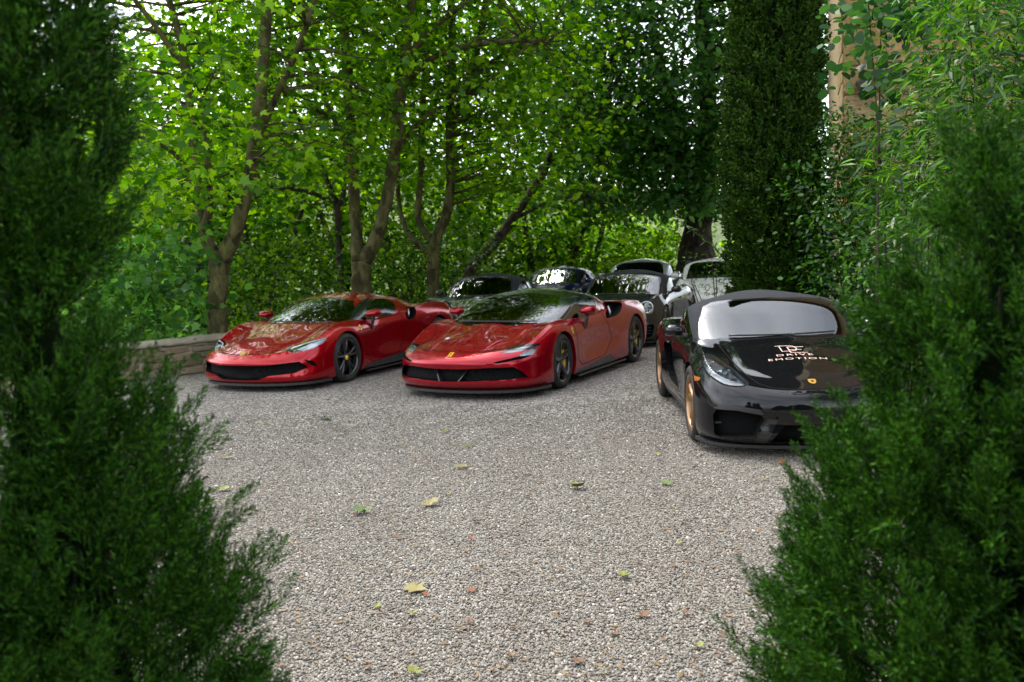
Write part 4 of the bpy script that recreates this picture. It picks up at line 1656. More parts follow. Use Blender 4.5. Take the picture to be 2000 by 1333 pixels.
    cal = M['caliper_yellow'] if sf else None
    for s in (-1, 1):
        wheel(car, 0, .962 * s if sf else .955 * s, s, .345, .26, .262, kind, M['rim_dark'], cal, cap, 0.05 if sf else 0.0)
        wheel(car, -wb, .975 * s if sf else .965 * s, s, .350, .31, .266, kind, M['rim_dark'], cal, cap)
        if sf:
            door_mirror(car, (-.78, 1.0, .925), s, (.15, .105, .062), red, [(-.74, .90, .66), (-.76, .95, .72), (-.77, .975, .80), (-.77, .985, .88)], M['satin_black'])
        else:
            door_mirror(car, (-.66, .985, .915), s, (.15, .105, .060), red, [(-.66, .90, .68), (-.67, .935, .75), (-.67, .96, .82), (-.66, .975, .875)], M['satin_black'])
        shield_badge(car, SB, -.29 if sf else -.345, .70 if sf else .735, s, -.5, .80)
    horse_badge(car, SB, 1.115 if sf else 1.045, 0, .055, .085)
    underbody(car, half)
    # tail: dark panel, lamps
    tp = mk([(0, .62), (.62, .62), (.74, .58), (.74, .36), (.5, .30), (0, .30)])
    return car


def lettering(car, SB, body, x0, width, height, name):
    V, F = text_mesh(body)
    V = np.array(V)
    u0, u1 = V[:, 0].min(), V[:, 0].max()
    v0, v1 = V[:, 1].min(), V[:, 1].max()
    W = []
    for v in V:
        u = ((v[0] - u0) / (u1 - u0) - .5) * width
        w = (v[1] - v0) / (v1 - v0) * height
        c, n = SB.top(x0 - w, u)
        W.append(c + n * .003)
    return mesh_pd(name, W, F, M['letter'], car)


def roadster(name, label, pose, bt, ct, body_mat, rim_mat, style, top_mat, kind, detail=True, wb=2.484, scale=None):
    """Rear/mid-engined coupe or soft-top. kind: 'pc' slanted lamps, 'p9' round lamps"""
    car = empty(name, (pose[0], pose[1], pose[3] if len(pose) > 3 else 0), pose[2])
    if scale:
        car.scale = scale
    tag(car, label, 'sports car', 'cars parked on the gravel')
    half = half_surface(crease(bt), 7, 6)
    B = full_bm(half)
    C = full_bm(half_surface(raise_cab(ct, .012, .02), 7, 7))
    SB, SC = Shell(B), Shell(C)
    yk = 1.0 if kind == 'pc' else 1.025
    arches(car, B, [(0, .340, .365), (-wb, .345, .375)], body_mat, 0, .55, .83 * yk)
    okf = lambda c, n, s: c.x > .05 and n.x > -.1
    gl = MB()
    if kind == 'pc':
        it = [(.79, .345), (.765, .395), (.622, .398), (.445, .370), (.421, .335), (.490, .200), (.626, .182), (.755, .172), (.785, .195)]
        dr = [(.78, .405), (.728, .437), (.621, .438), (.451, .414), (.421, .378), (.441, .372), (.622, .401), (.749, .400)]
        ci = mk([(0, .292), (.267, .288), (.330, .215), (.386, .145), (0, .125)])
        for s, f in both(B, it, 'front', okf):
            o = mesh_bm('front_intake', recess(B, f, Vector((-.10, 0, 0))), M['void'], car, False)
            b = MB()
            b.box(.63, .64, min(.44 * s, .77 * s), max(.44 * s, .77 * s), .27, .285)
            b.build('intake_slat', M['satin_black'], o)
        for s, f in both(B, dr, 'front', okf):
            mesh_bm('running_light', take(B, f, .012), M['satin_black'], car)
        fs = cut(B, ci, 'front', lambda c, n: c.x > .5 and n.x > 0)
        mesh_bm('centre_intake', recess(B, fs, Vector((-.12, 0, 0))), M['void'], car, False)
        bl = [(.396, .342), (.318, .332), (.374, .211), (.427, .140), (.494, .160)]
        for s, f in both(B, bl, 'front', okf):
            mesh_bm('intake_blade', take(B, f, .006), M['gloss_black'], car)
        hl = spl([(.265, .805), (.215, .765), (.185, .690), (.306, .580), (.542, .525), (.700, .508), (.720, .580), (.647, .700), (.506, .788), (.374, .815)], 3)
        for s, f in both(B, hl, 'top', lambda c, n, s: n.z > .12 and c.x > .05):
            o = lamp_unit(car, B, f, Vector((-.05, -.01 * s, -.04)), -.002, M['housing_sky_tone'])
            rg = MB()
            gapline(rg, SB, 'top', hl + hl[:1], s, .013, .02)
            rg.build('lamp_seal', M['gap'], o)
            for (lx, ly) in ((.33, .755), (.49, .745), (.38, .63), (.57, .60)):
                c, n = SB.top(lx, ly * s)
                p = c - Vector((.022, 0, .018))
                lm = MB()
                lm.box(p.x - .02, p.x + .02, p.y - .032, p.y + .032, p.z - .012, p.z + .012)
                lm.build('lamp_bar', M['lamp'], o)
            lm = MB()
            c, n = SB.top(.45, .675 * s)
            p = c - Vector((.03, 0, .025))
            lm.lathe([(-.02, .035), (.02, .058), (.022, .06)], 18, 'z', (p.x, p.y, p.z))
            lm.build('projector', M['chrome'], o, True)
        mk_ = [(.284, .622), (.425, .622), (.422, .596), (.332, .580)]
        for s, f in both(B, mk_, 'side', lambda c, n, s: c.y * s > .6):
            mesh_bm('side_marker', take(B, f, .003), M['amber'], car)
        si = spl([(-1.80, .70), (-1.34, .735), (-1.27, .65), (-1.30, .48), (-1.02, .33), (-1.12, .315), (-1.60, .35), (-1.78, .52)], 3)
        for s, f in both(B, si, 'side', lambda c, n, s: c.y * s > .6):
            mesh_bm('side_intake', recess(B, f, Vector((-.04, -.09 * s, 0))), M['void'], car, False)
        sk = [(-.40, .10), (-2.08, .10), (-2.08, .20), (-.40, .215)]
        for s, f in both(B, sk, 'side', lambda c, n, s: c.y * s > .6 and c.z < .3):
            mesh_bm('side_skirt', take(B, f), M['satin_black'], car)
        splitter(car, half, 4 * 7 + 2, .085, .110, .03, M['satin_black'])
    else:
        it = [(.84, .36), (.82, .40), (.66, .395), (.50, .385), (.50, .19), (.66, .18), (.80, .19)]
        for s, f in both(B, it, 'front', okf):
            o = mesh_bm('front_intake', recess(B, f, Vector((-.10, 0, 0))), M['void'], car, False)
            for z in (.24, .29, .34):
                b = MB()
                b.box(.70, .72, min(.50 * s, .80 * s), max(.50 * s, .80 * s), z, z + .016)
                b.build('intake_slat', M['satin_black'], o)
        for s in (-1, 1):
            # round lamps standing in the wings
            c, n = SB.front(.70 * s, .675)
            if c is None:
                continue
            d = Vector((.80, .14 * s, .58)).normalized()
            q = d.to_track_quat('Y', 'Z').to_matrix().to_4x4()
            def put(mb, nm, mat, par, c=c, q=q):
                mb.V = [tuple(q @ Vector(v) + c) for v in mb.V]
                return mb.build(nm, mat, par, True)
            b = MB(); b.lathe([(-.14, .118), (.026, .118), (.034, .112), (.030, .106), (.012, .104)], 32)
            ring = put(b, 'headlight', M['chrome'], car)
            b = MB(); b.lathe([(-.03, .104), (-.02, .06), (-.02, .001)], 28); put(b, 'housing', M['housing_dark'], ring)
            for (u, w_) in ((-.05, .035), (.05, .035), (-.05, -.035), (.05, -.035)):
                b = MB(); b.box(u - .025, u + .025, -.016, .0, w_ - .014, w_ + .014); put(b, 'lamp_bar', M['lamp'], ring)
            b = MB(); b.lathe([(.014, .105), (.036, .075), (.044, .04), (.046, .001)], 28); put(b, 'lens', M['lens'], ring)
        sk = [(-.40, .10), (-2.08, .10), (-2.08, .20), (-.40, .205)]
        for s, f in both(B, sk, 'side', lambda c, n, s: c.y * s > .6 and c.z < .3):
            mesh_bm('side_skirt', take(B, f), M['satin_black'], car)
        splitter(car, half, 4 * 7 + 2, .085, .110, .02, M['satin_black'])
    dp = [(-.50, .80), (-.52, .70), (-.55, .45), (-.60, .26), (-1.35 if kind == 'p9' else -1.00, .26), (-1.62 if kind == 'p9' else -1.24, .45), (-1.66 if kind == 'p9' else -1.24, .70), (-1.60 if kind == 'p9' else -1.30, .84)]
    for s, f in both(B, dp, 'side', lambda c, n, s: c.y * s > .55 and n.y * s > .2):
        d = mesh_bm('door', take(B, f), body_mat, car)
        gapline(gl, SB, 'side', dp, s, .008)
        c, n = SB.side(-1.30 if kind == 'p9' else -1.42, .745, s)
        hb = MB()
        hb.tube([c + Vector((dx, s * h, dz)) for dx, h, dz in ((.09, .0, .0), (.07, .025, .002), (-.07, .025, .004), (-.09, .0, .004))], .012, 6)
        hb.build('door_handle', body_mat, d, True)
    if kind == 'pc':
        hd = [(-.36, 0), (-.33, .40), (-.247, .58), (.0, .575), (.164, .545), (.481, .485), (.680, .424), (.765, .34), (.80, .19), (.81, 0)]
    else:
        hd = [(-.36, 0), (-.33, .40), (-.247, .56), (.0, .545), (.164, .52), (.40, .47), (.60, .42), (.70, .33), (.74, .19), (.75, 0)]
    hdp = hd + [(p[0], -p[1]) for p in reversed(hd) if abs(p[1]) > 1e-6]
    fs = cut(B, hdp, 'top', lambda c, n: n.z > .2 and c.x > -.6)
    bonnet = mesh_bm('bonnet', take(B, fs), body_mat, car)
    for s in (-1, 1):
        gapline(gl, SB, 'top', hd[1:], s, .011)
    mesh_bm('body', B, body_mat, car)
    gl.build('panel_gap', M['gap'], car)
    # cabin
    zk = (lambda z: z) if kind == 'pc' else (lambda z: .76 + (z - .76) * 1.09)
    ws = mk([(0, zk(1.178)), (.30, zk(1.172)), (.50, zk(1.155)), (.592, zk(1.115)), (.640, zk(1.0)), (.672, zk(.875)), (.70, zk(.78)), (0, .76)])
    wf = mk([(0, zk(1.190)), (.31, zk(1.184)), (.52, zk(1.168)), (.622, zk(1.125)), (.680, zk(1.0)), (.718, zk(.875)), (.76, zk(.77)), (0, .755)])
    f = cut(C, ws, 'front', lambda c, n: n.x > .12 and c.x > -1.35)
    wsb = take(C, f)
    f = cut(C, wf, 'front', lambda c, n: n.x > .05 and c.x > -1.40)
    mesh_bm('windscreen_frame', take(C, f), body_mat if top_mat is not M['fabric_top'] else (M['gloss_black'] if kind == 'pc' else body_mat), car)
    mesh_bm('windscreen', wsb, M['screen'], car)
    sw = spl([(-.60, zk(.82)), (-.85, zk(.83)), (-1.30, zk(.845)), (-1.55, zk(.88)), (-1.62, zk(.96)), (-1.50, zk(1.045)), (-1.28, zk(1.085)), (-1.10, zk(1.075)), (-.90, zk(1.0))], 3)
    for s, f in both(C, sw, 'side', lambda c, n, s: c.y * s > .35 and n.y * s > .15):
        mesh_bm('side_window', take(C, f), M['privacy'], car)
    mesh_bm('soft_top' if top_mat is M['fabric_top'] else 'roof', C, top_mat, car)
    wipers(car, SC, [(-.45, .12, (.865, .86)), (.10, .52, (.86, .87))])
    interior(car, -.40, .82, .66)
    for s in (-1, 1):
        cal = M['caliper_yellow'] if style == 'x' else None
        wheel(car, 0, .89 * s * yk, s, .340, .245, .258, style, rim_mat, None, None, 0.0)
        wheel(car, -wb, .895 * s * yk, s, .345, .275, .260, style, rim_mat)
        door_mirror(car, (-.72, .93 * yk, .925), s, (.10, .095, .062), body_mat, [(-.70, .80, .86), (-.71, .84, .87), (-.71, .88, .885)], M['satin_black'])
    underbody(car, half)
    return car, SB, bonnet

def build_cars():
    supercar('sf', 'sports_car', 'metallic red supercar with black roof in the middle of the gravel yard', (-.221, 12.02, -2.047))
    supercar('gt', 'sports_car', 'all red coupe with red roof, nose beside the low stone wall', (-3.162, 13.392, -2.008))
    car, SB, bonnet = roadster('sports_car', 'black soft-top roadster with bronze wheels and lettering on its bonnet', (2.44, 8.137, -1.625),
                               BODY_PC, CAB_PC, M['black_paint'], M['rim_gold'], 'pc', M['fabric_top'], 'pc')
    lettering(bonnet, SB, 'DRIVE', .165, .31, .040, 'lettering')
    lettering(bonnet, SB, 'EMOTION', .262, .49, .040, 'lettering')
    # monogram of two outlined letters
    mb = MB()
    def stroke(pts, w=.009):
        pp = []
        for p in poly_dense(pts, .012):
            c, n = SB.top(.075 - p[1], p[0])
            pp.append((c.copy(), n.copy()))
        ribbon(mb, pp, w, .003)
    D = [(-.10, .0), (-.10, .16), (-.01, .16), (.03, .14), (.045, .08), (.03, .02), (-.01, 0), (-.10, 0)]
    stroke([(-.12, .16), (-.01, .16), (.035, .145), (.055, .09), (.035, .035), (-.01, .02), (-.085, .02), (-.085, .145)])
    stroke([(.12, .125), (-.02, .125), (-.02, -.02), (.125, -.02)])
    stroke([(-.02, .055), (.09, .055)])
    mb.build('monogram', M['letter'], bonnet)
    crest = [(-.030, .032), (0, .038), (.030, .032), (.032, .0), (.022, -.028), (0, -.042), (-.022, -.028), (-.032, 0)]
    V = decal_poly(SB, 'top', [(.70 - v, u) for u, v in crest], .005)
    cr = mesh_pd('crest', V, [tuple(range(8))], M['gold'], bonnet)
    V = decal_poly(SB, 'top', [(.70 - v, u) for u, v in ((-.012, .012), (.012, .012), (.010, -.010), (0, -.016), (-.010, -.010))], .007)
    mesh_pd('crest_emblem', V, [(0, 1, 2, 3, 4)], M['badge_black'], cr)
    B9, C9 = table_911()
    roadster('sports_car', 'slate grey car with round headlights and black fabric roof behind the middle red car', (1.88, 16.7, -1.95), B9, C9,
             M['grey_paint'], M['rim_dark'], 'p9', M['fabric_top'], 'p9', wb=2.45)
    roadster('sports_car', 'graphite grey soft-top parked between and behind the two red cars', (-.84, 18.3, -1.95), B9, C9,
             M['grey2_paint'], M['rim_dark'], 'p9', M['fabric_top'], 'p9', wb=2.45)
    roadster('sports_car', 'midnight blue coupe half hidden between the two grey soft-tops', (.81, 23.35, -2.05), B9, C9,
             M['blue_paint'], M['rim_dark'], 'p9', M['gloss_black'], 'p9', wb=2.45)
    roadster('sports_car', 'silver coupe whose roof shows above the slate grey soft-top', (3.0, 23.0, -1.95), B9, C9,
             M['silver_paint'], M['rim_dark'], 'p9', M['silver_paint'], 'p9', wb=2.45, scale=(1.0, 1.0, 1.08))
    roadster('sports_car', 'white car partly hidden by the cypress at the far end', (4.75, 21.6, -1.80), B9, C9,
             M['white_paint'], M['rim_dark'], 'p9', M['white_paint'], 'p9', wb=2.45, scale=(1.0, 1.0, 1.06))

# ------------------------------------------------------------------ foliage
def leaf_mat(name, dark, mid, light, trans=.45, gloss=.06, rough=.4, dead=None):
    m, N, L = new_mat(name)
    out = N.new('ShaderNodeOutputMaterial')
    g = N.new('ShaderNodeNewGeometry')
    r = N.new('ShaderNodeValToRGB')
    r.color_ramp.elements.new(.5)
    for e, (a, c) in zip(r.color_ramp.elements, ((0.05, dark), (.5, mid), (.97, light))):
        e.position = a
        e.color = (*c, 1)
    if dead:
        e = r.color_ramp.elements.new(.035)
        e.color = (*dead, 1)
        e = r.color_ramp.elements.new(.045)
        e.color = (*dark, 1)
        r.color_ramp.elements[0].position = 0.0
        r.color_ramp.elements[0].color = (*dead, 1)
    L.new(g.outputs['Random Per Island'], r.inputs['Fac'])
    d = N.new('ShaderNodeBsdfDiffuse')
    t = N.new('ShaderNodeBsdfTranslucent')
    L.new(r.outputs['Color'], d.inputs['Color'])
    hs = N.new('ShaderNodeHueSaturation')
    hs.inputs['Hue'].default_value = .495
    hs.inputs['Saturation'].default_value = 1.1
    hs.inputs['Value'].default_value = 1.6
    L.new(r.outputs['Color'], hs.inputs['Color'])
    L.new(hs.outputs['Color'], t.inputs['Color'])
    m1 = N.new('ShaderNodeMixShader')
    m1.inputs[0].default_value = trans
    L.new(d.outputs[0], m1.inputs[1])
    L.new(t.outputs[0], m1.inputs[2])
    gl = N.new('ShaderNodeBsdfGlossy')
    gl.inputs['Roughness'].default_value = rough
    m2 = N.new('ShaderNodeMixShader')
    m2.inputs[0].default_value = gloss
    L.new(m1.outputs[0], m2.inputs[1])
    L.new(gl.outputs[0], m2.inputs[2])
    L.new(m2.outputs[0], out.inputs[0])
    return m


# leaf outlines: stem at the origin, tip along +x, slight fold / droop in z
LOBED = np.array([(0, 0, 0), (.10, -.34, -.03), (.30, -.28, .0), (.42, -.50, -.09), (.56, -.20, .0), (1.0, 0, -.12),
                  (.56, .20, .0), (.42, .50, -.09), (.30, .28, .0), (.10, .34, -.03)], float)
OVAL = np.array([(0, 0, 0), (.30, -.24, .05), (.70, -.20, .03), (1.0, 0, -.10), (.70, .20, .03), (.30, .24, .05)], float)
LANCE = np.array([(0, 0, 0), (.30, -.085, .03), (.70, -.06, -.03), (1.0, 0, -.16), (.70, .06, -.03), (.30, .085, .03)], float)
ROUND = np.array([(0, 0, 0), (.15, -.36, .03), (.55, -.44, .03), (.86, -.22, -.02), (1.0, 0, -.08), (.86, .22, -.02), (.55, .44, .03), (.15, .36, .03)], float)
DIAM = np.array([(0, 0, 0), (.45, -.30, 0), (1.0, 0, -.08), (.45, .30, 0)], float)


def unit(v):
    return v / np.maximum(np.linalg.norm(v, axis=1, keepdims=True), 1e-9)


def leaf_arrays(P, Nn, D, size, tmpl):
    """place the outline at every P with normal Nn and stem direction D"""
    Nn = unit(Nn)
    D = unit(D - (D * Nn).sum(1, keepdims=True) * Nn)
    S = np.cross(Nn, D)
    T = tmpl[None] * size[:, None, None]
    V = P[:, None] + T[..., 0:1] * D[:, None] + T[..., 1:2] * S[:, None] + T[..., 2:3] * Nn[:, None]
    k = tmpl.shape[0]
    F = np.arange(len(P) * k).reshape(-1, k)
    return V.reshape(-1, 3), F


def sprays(rng, centers, n_per, sig, flat, size, out_from=None, up=1.0, jitter=.55):
    """leaf sprays round twig ends: positions, normals, stem directions, sizes"""
    c = np.repeat(centers, n_per, 0)
    off = rng.normal(0, 1, c.shape) * np.array([sig, sig, sig * flat])
    P = c + off
    out = off.copy()
    out[:, 2] *= .3
    if out_from is not None:
        out += .6 * unit(P - out_from) * sig
    D = out + rng.normal(0, .35 * sig, c.shape) + np.array([0, 0, -.25 * sig])
    Nn = np.array([0, 0, up]) + rng.normal(0, jitter, c.shape) + .25 * unit(out)
    s = size * rng.uniform(.5, 1.25, len(P))
    return P, Nn, D, s


def in_ell(rng, n, c, r, shell=.0):
    v = unit(rng.normal(0, 1, (n, 3)))
    rad = (shell ** 3 + (1 - shell ** 3) * rng.random(n)) ** (1 / 3)
    return np.array(c) + v * rad[:, None] * np.array(r)


BARK = {}


def bark_mat(name, c1, c2, scale=7.0):
    m, N, L = new_mat(name)
    out = N.new('ShaderNodeOutputMaterial')
    p = N.new('ShaderNodeBsdfPrincipled')
    p.inputs['Roughness'].default_value = .9
    p.inputs['Specular IOR Level'].default_value = .2
    tc = N.new('ShaderNodeTexCoord')
    mp = N.new('ShaderNodeMapping')
    mp.inputs['Scale'].default_value = (1, 1, .45)
    L.new(tc.outputs['Object'], mp.inputs['Vector'])
    n = N.new('ShaderNodeTexNoise')
    n.inputs['Scale'].default_value = scale
    n.inputs['Detail'].default_value = 8
    n.inputs['Roughness'].default_value = .7
    L.new(mp.outputs[0], n.inputs['Vector'])
    r = N.new('ShaderNodeValToRGB')
    r.color_ramp.elements[0].position = .36
    r.color_ramp.elements[1].position = .64
    r.color_ramp.elements[0].color = (*c1, 1)
    r.color_ramp.elements[1].color = (*c2, 1)
    L.new(n.outputs['Fac'], r.inputs['Fac'])
    # flaking plates
    vo = N.new('ShaderNodeTexVoronoi')
    vo.inputs['Scale'].default_value = scale * 1.3
    L.new(mp.outputs[0], vo.inputs['Vector'])
    sp_ = N.new('ShaderNodeSeparateColor')
    L.new(vo.outputs['Color'], sp_.inputs[0])
    vr = N.new('ShaderNodeMapRange')
    vr.inputs['To Min'].default_value = .45
    vr.inputs['To Max'].default_value = 1.35
    L.new(sp_.outputs[0], vr.inputs['Value'])
    mu = N.new('ShaderNodeMix'); mu.data_type = 'RGBA'; mu.blend_type = 'MULTIPLY'
    mu.inputs['Factor'].default_value = 1.0
    L.new(r.outputs['Color'], mu.inputs['A'])
    L.new(vr.outputs['Result'], mu.inputs['B'])
    L.new(mu.outputs['Result'], p.inputs['Base Color'])
    b = N.new('ShaderNodeBump')
    b.inputs['Strength'].default_value = .9
    b.inputs['Distance'].default_value = .03
    L.new(n.outputs['Fac'], b.inputs['Height'])
    L.new(b.outputs['Normal'], p.inputs['Normal'])
    L.new(p.outputs[0], out.inputs[0])
    return m


def limb_world(px_pts, Y, dY=0.0):
    """polyline from image points at depth Y (dY added towards the tip)"""
    n = len(px_pts)
    return [at(p[0], p[1], Y + dY * i / max(n - 1, 1)) for i, p in enumerate(px_pts)]


def smooth_line(pts, rad, n=4):
    q = [tuple(p) + (r,) for p, r in zip(pts, rad)]
    s = spl(q, n, closed=False)
    return [Vector(a[:3]) for a in s], [a[3] for a in s]


def plant(name, label, cat, base, group=None):
    o = empty(name, base)
    tag(o, label, cat, group)
    return o


def local(pts, base):
    b = Vector(base)
    return [Vector(p) - b for p in pts]


def build_tree(name, label, base, limbs, bark, centers, n_per, sig, flat, size, tmpl, lmat, seed, crown_c=None, twig_r=.012, twigs=True, group=None, up=1.0, jitter=.55):
    """limbs: list of (points, radii), the first is the trunk. centers: twig ends carrying leaf sprays"""
    rng = np.random.default_rng(seed)
    t = plant(name, label, 'tree', base, group)
    b = Vector(base)
    ends = []
    for i, (pts, rad) in enumerate(limbs):
        p, r = smooth_line(local(pts, base), rad)
        # slight irregularity
        for k in range(1, len(p)):
            p[k] = p[k] + Vector(rng.normal(0, .07, 3)) * r[k]
            r[k] = r[k] * rng.uniform(.93, 1.07)
        MB().tube(p, r, 12 if i == 0 else 9).build('trunk' if i == 0 else 'branch', bark, t, True)
        ends += [(q, rr) for q, rr in zip(p[len(p) // 3:], r[len(p) // 3:])]
    centers = np.asarray(centers)
    if twigs and len(centers):
        E = np.array([tuple(e[0]) for e in ends])
        mb = MB()
        cl = centers - np.array(tuple(b))
        for c in cl[::2]:
            d = np.linalg.norm(E - c, axis=1) + .6 * np.maximum(0, E[:, 2] - c[2])
            k = int(np.argmin(d))
            a = Vector(E[k])
            v = Vector(c) - a
            if v.length > 4.5:
                continue
            mid = a + v * .5 + Vector((0, 0, .10 * v.length)) + Vector(rng.normal(0, .06, 3)) * v.length
            mb.tube([a, a + v * .22 + Vector((0, 0, .05 * v.length)), mid, Vector(c)], [min(twig_r * 2.2, ends[k][1] * .8), twig_r * 1.6, twig_r, twig_r * .35], 4, False)
        if mb.V:
            mb.build('twigs', bark, t, True)['kind'] = 'stuff'
    P, Nn, D, s = sprays(rng, centers, n_per, sig, flat, size, None if crown_c is None else np.array(crown_c), up, jitter)
    V, F = leaf_arrays(P - np.array(tuple(b)), Nn, D, s, tmpl)
    mesh_np('crown', V, F, lmat, t)
    return t

def conifer_template(rng, nside=9, sub=3, ang=.75, w=.035, leaf=.15):
    """feathery spray along +x, unit length, as rhombic scale shoots"""
    Q = []
    def rh(p, d, l, wd):
        d = d / np.linalg.norm(d)
        s = np.cross(d, unit(rng.normal(0, 1, (1, 3)))[0])
        s = s / (np.linalg.norm(s) + 1e-9)
        Q.append([p, p + d * l * .5 + s * wd, p + d * l, p + d * l * .5 - s * wd])
    ax = np.array([1.0, 0, 0])
    for i in range(nside):
        t = .08 + .9 * i / nside
        p = ax * t + np.array([0, 0, .05 * math.sin(3 * t)])
        l = .42 * (1 - t) + .12
        roll = (i * 2.4) + rng.uniform(-.4, .4)
        a = ang * rng.uniform(.75, 1.2)
        d = np.array([math.cos(a), math.sin(a) * math.cos(roll), math.sin(a) * math.sin(roll) * .8])
        rh(p, d, l, w * .8)
        for j in range(sub):
            q = p + d * l * (.25 + .65 * j / sub)
            for sg in (-1, 1):
                dd = d + sg * .75 * np.array([-d[1], d[0], rng.uniform(-.5, .5)]) + .15 * rng.normal(0, 1, 3)
                rh(q, dd, leaf * rng.uniform(.8, 1.3), w)
    for t in (.3, .6, .85):
        rh(ax * t, ax + .1 * rng.normal(0, 1, 3), .22, w)
    return np.array(Q)


def spray_arrays(rng, P, D, size, temps):
    """instance feather templates: P positions, D axis directions"""
    D = unit(D)
    r = unit(rng.normal(0, 1, D.shape))
    S = unit(np.cross(D, r))
    N = np.cross(D, S)
    Vs = []
    pick = rng.integers(0, len(temps), len(P))
    for k, T in enumerate(temps):
        m = pick == k
        if not m.any():
            continue
        X = T.reshape(-1, 3)[None] * size[m][:, None, None]
        V = P[m][:, None] + X[..., 0:1] * D[m][:, None] + X[..., 1:2] * S[m][:, None] + X[..., 2:3] * N[m][:, None]
        Vs.append(V.reshape(-1, 3))
    V = np.concatenate(Vs)
    return V, np.arange(len(V)).reshape(-1, 4)


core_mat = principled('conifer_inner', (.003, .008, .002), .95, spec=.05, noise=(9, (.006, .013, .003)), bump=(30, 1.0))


def conifer(name, label, base, prof, n, size, lmat, bark, seed, temps, upness=1.1, inner=.35, trunk_r=.05, group=None, core=None, plume=0.0, plumes=None):
    rng = np.random.default_rng(seed)
    t = plant(name, label, 'conifer', base, group)
    z = np.array([p[0] for p in prof]); r = np.array([p[1] for p in prof])
    H = z.max()
    # sample heights by girth
    zz = np.linspace(z.min(), z.max(), 400)
    rr = np.interp(zz, z, r)
    cdf = np.cumsum(rr + .02); cdf /= cdf[-1]
    h = np.interp(rng.random(n), cdf, zz)
    R0 = np.interp(h, z, r)
    a = rng.random(n) * 2 * math.pi
    depth = np.where(rng.random(n) < inner, rng.uniform(.35, .85, n), rng.uniform(.82, 1.0, n))
    # boughs: lumps in azimuth and height so that the outline is uneven
    lump = 1 + .16 * np.sin(a * 3 + h * 7) * np.cos(h * 5.3 + a * 2) + .10 * np.sin(a * 7 + h * 17)
    ext = plume * np.maximum(0, np.sin(a * 5 + h * 9 + np.sin(h * 23))) ** 3
    rad = R0 * depth * lump + ext
    P = np.stack([np.cos(a) * rad, np.sin(a) * rad, h], 1)
    D = np.stack([np.cos(a), np.sin(a), np.full(n, upness)], 1) + rng.normal(0, .35, (n, 3))
    s = size * rng.uniform(.6, 1.35, n)
    P -= unit(D) * s[:, None] * .6
    if plumes:
        # flame-like plumes: sprays strung along an axis that rises outward
        np_, per = plumes
        hp = np.interp(rng.random(np_), cdf, zz)
        ap = rng.random(np_) * 2 * math.pi
        rp = np.interp(hp, z, r) * rng.uniform(.72, 1.0, np_)
        base_p = np.stack([np.cos(ap) * rp, np.sin(ap) * rp, hp - .10], 1)
        axis = unit(np.stack([np.cos(ap) * .55, np.sin(ap) * .55, rng.uniform(.7, 1.3, np_)], 1) + rng.normal(0, .16, (np_, 3)))
        ln = rng.uniform(.16, .34, np_) * (1 - .35 * hp / H)
        tt = np.tile(np.linspace(0, 1, per), np_)
        i = np.repeat(np.arange(np_), per)
        P2 = base_p[i] + axis[i] * (ln[i] * tt)[:, None]
        D2 = axis[i] + rng.normal(0, 1, P2.shape) * (.42 * (1 - tt) + .06)[:, None]
        s2 = size * (.95 - .45 * tt) * rng.uniform(.8, 1.15, len(tt))
        P = np.concatenate([P, P2]); D = np.concatenate([D, D2]); s = np.concatenate([s, s2])
    V, F = spray_arrays(rng, P, D, s, temps)
    MB().tube([(0, 0, -.1), (.01, .01, H * .5), (0, 0, H * .97)], [trunk_r, trunk_r * .7, trunk_r * .12], 8).build('trunk', bark, t, True)
    # boughs
    bo = MB()
    for k in range(46):
        hh = rng.uniform(.08, .85) * H
        aa = rng.random() * 6.283
        q = np.interp(hh + .12 * H, z, r) * .85
        d = Vector((math.cos(aa), math.sin(aa), 0))
        bo.tube([Vector((0, 0, hh)), Vector((0, 0, hh + .06 * H)) + d * q * .5, Vector((0, 0, hh + .13 * H)) + d * q], [.012, .008, .003], 4, False)
    bo.build('boughs', bark, t, True)['kind'] = 'stuff'
    mesh_np('crown', V, F, lmat, t)
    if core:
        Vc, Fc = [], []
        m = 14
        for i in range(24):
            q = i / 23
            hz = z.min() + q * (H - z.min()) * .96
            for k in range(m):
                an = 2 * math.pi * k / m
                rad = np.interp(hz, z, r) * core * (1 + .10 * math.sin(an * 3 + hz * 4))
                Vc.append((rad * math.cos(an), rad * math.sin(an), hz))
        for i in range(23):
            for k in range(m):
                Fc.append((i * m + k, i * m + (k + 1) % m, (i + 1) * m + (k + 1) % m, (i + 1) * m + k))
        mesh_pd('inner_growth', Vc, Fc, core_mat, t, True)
    return t


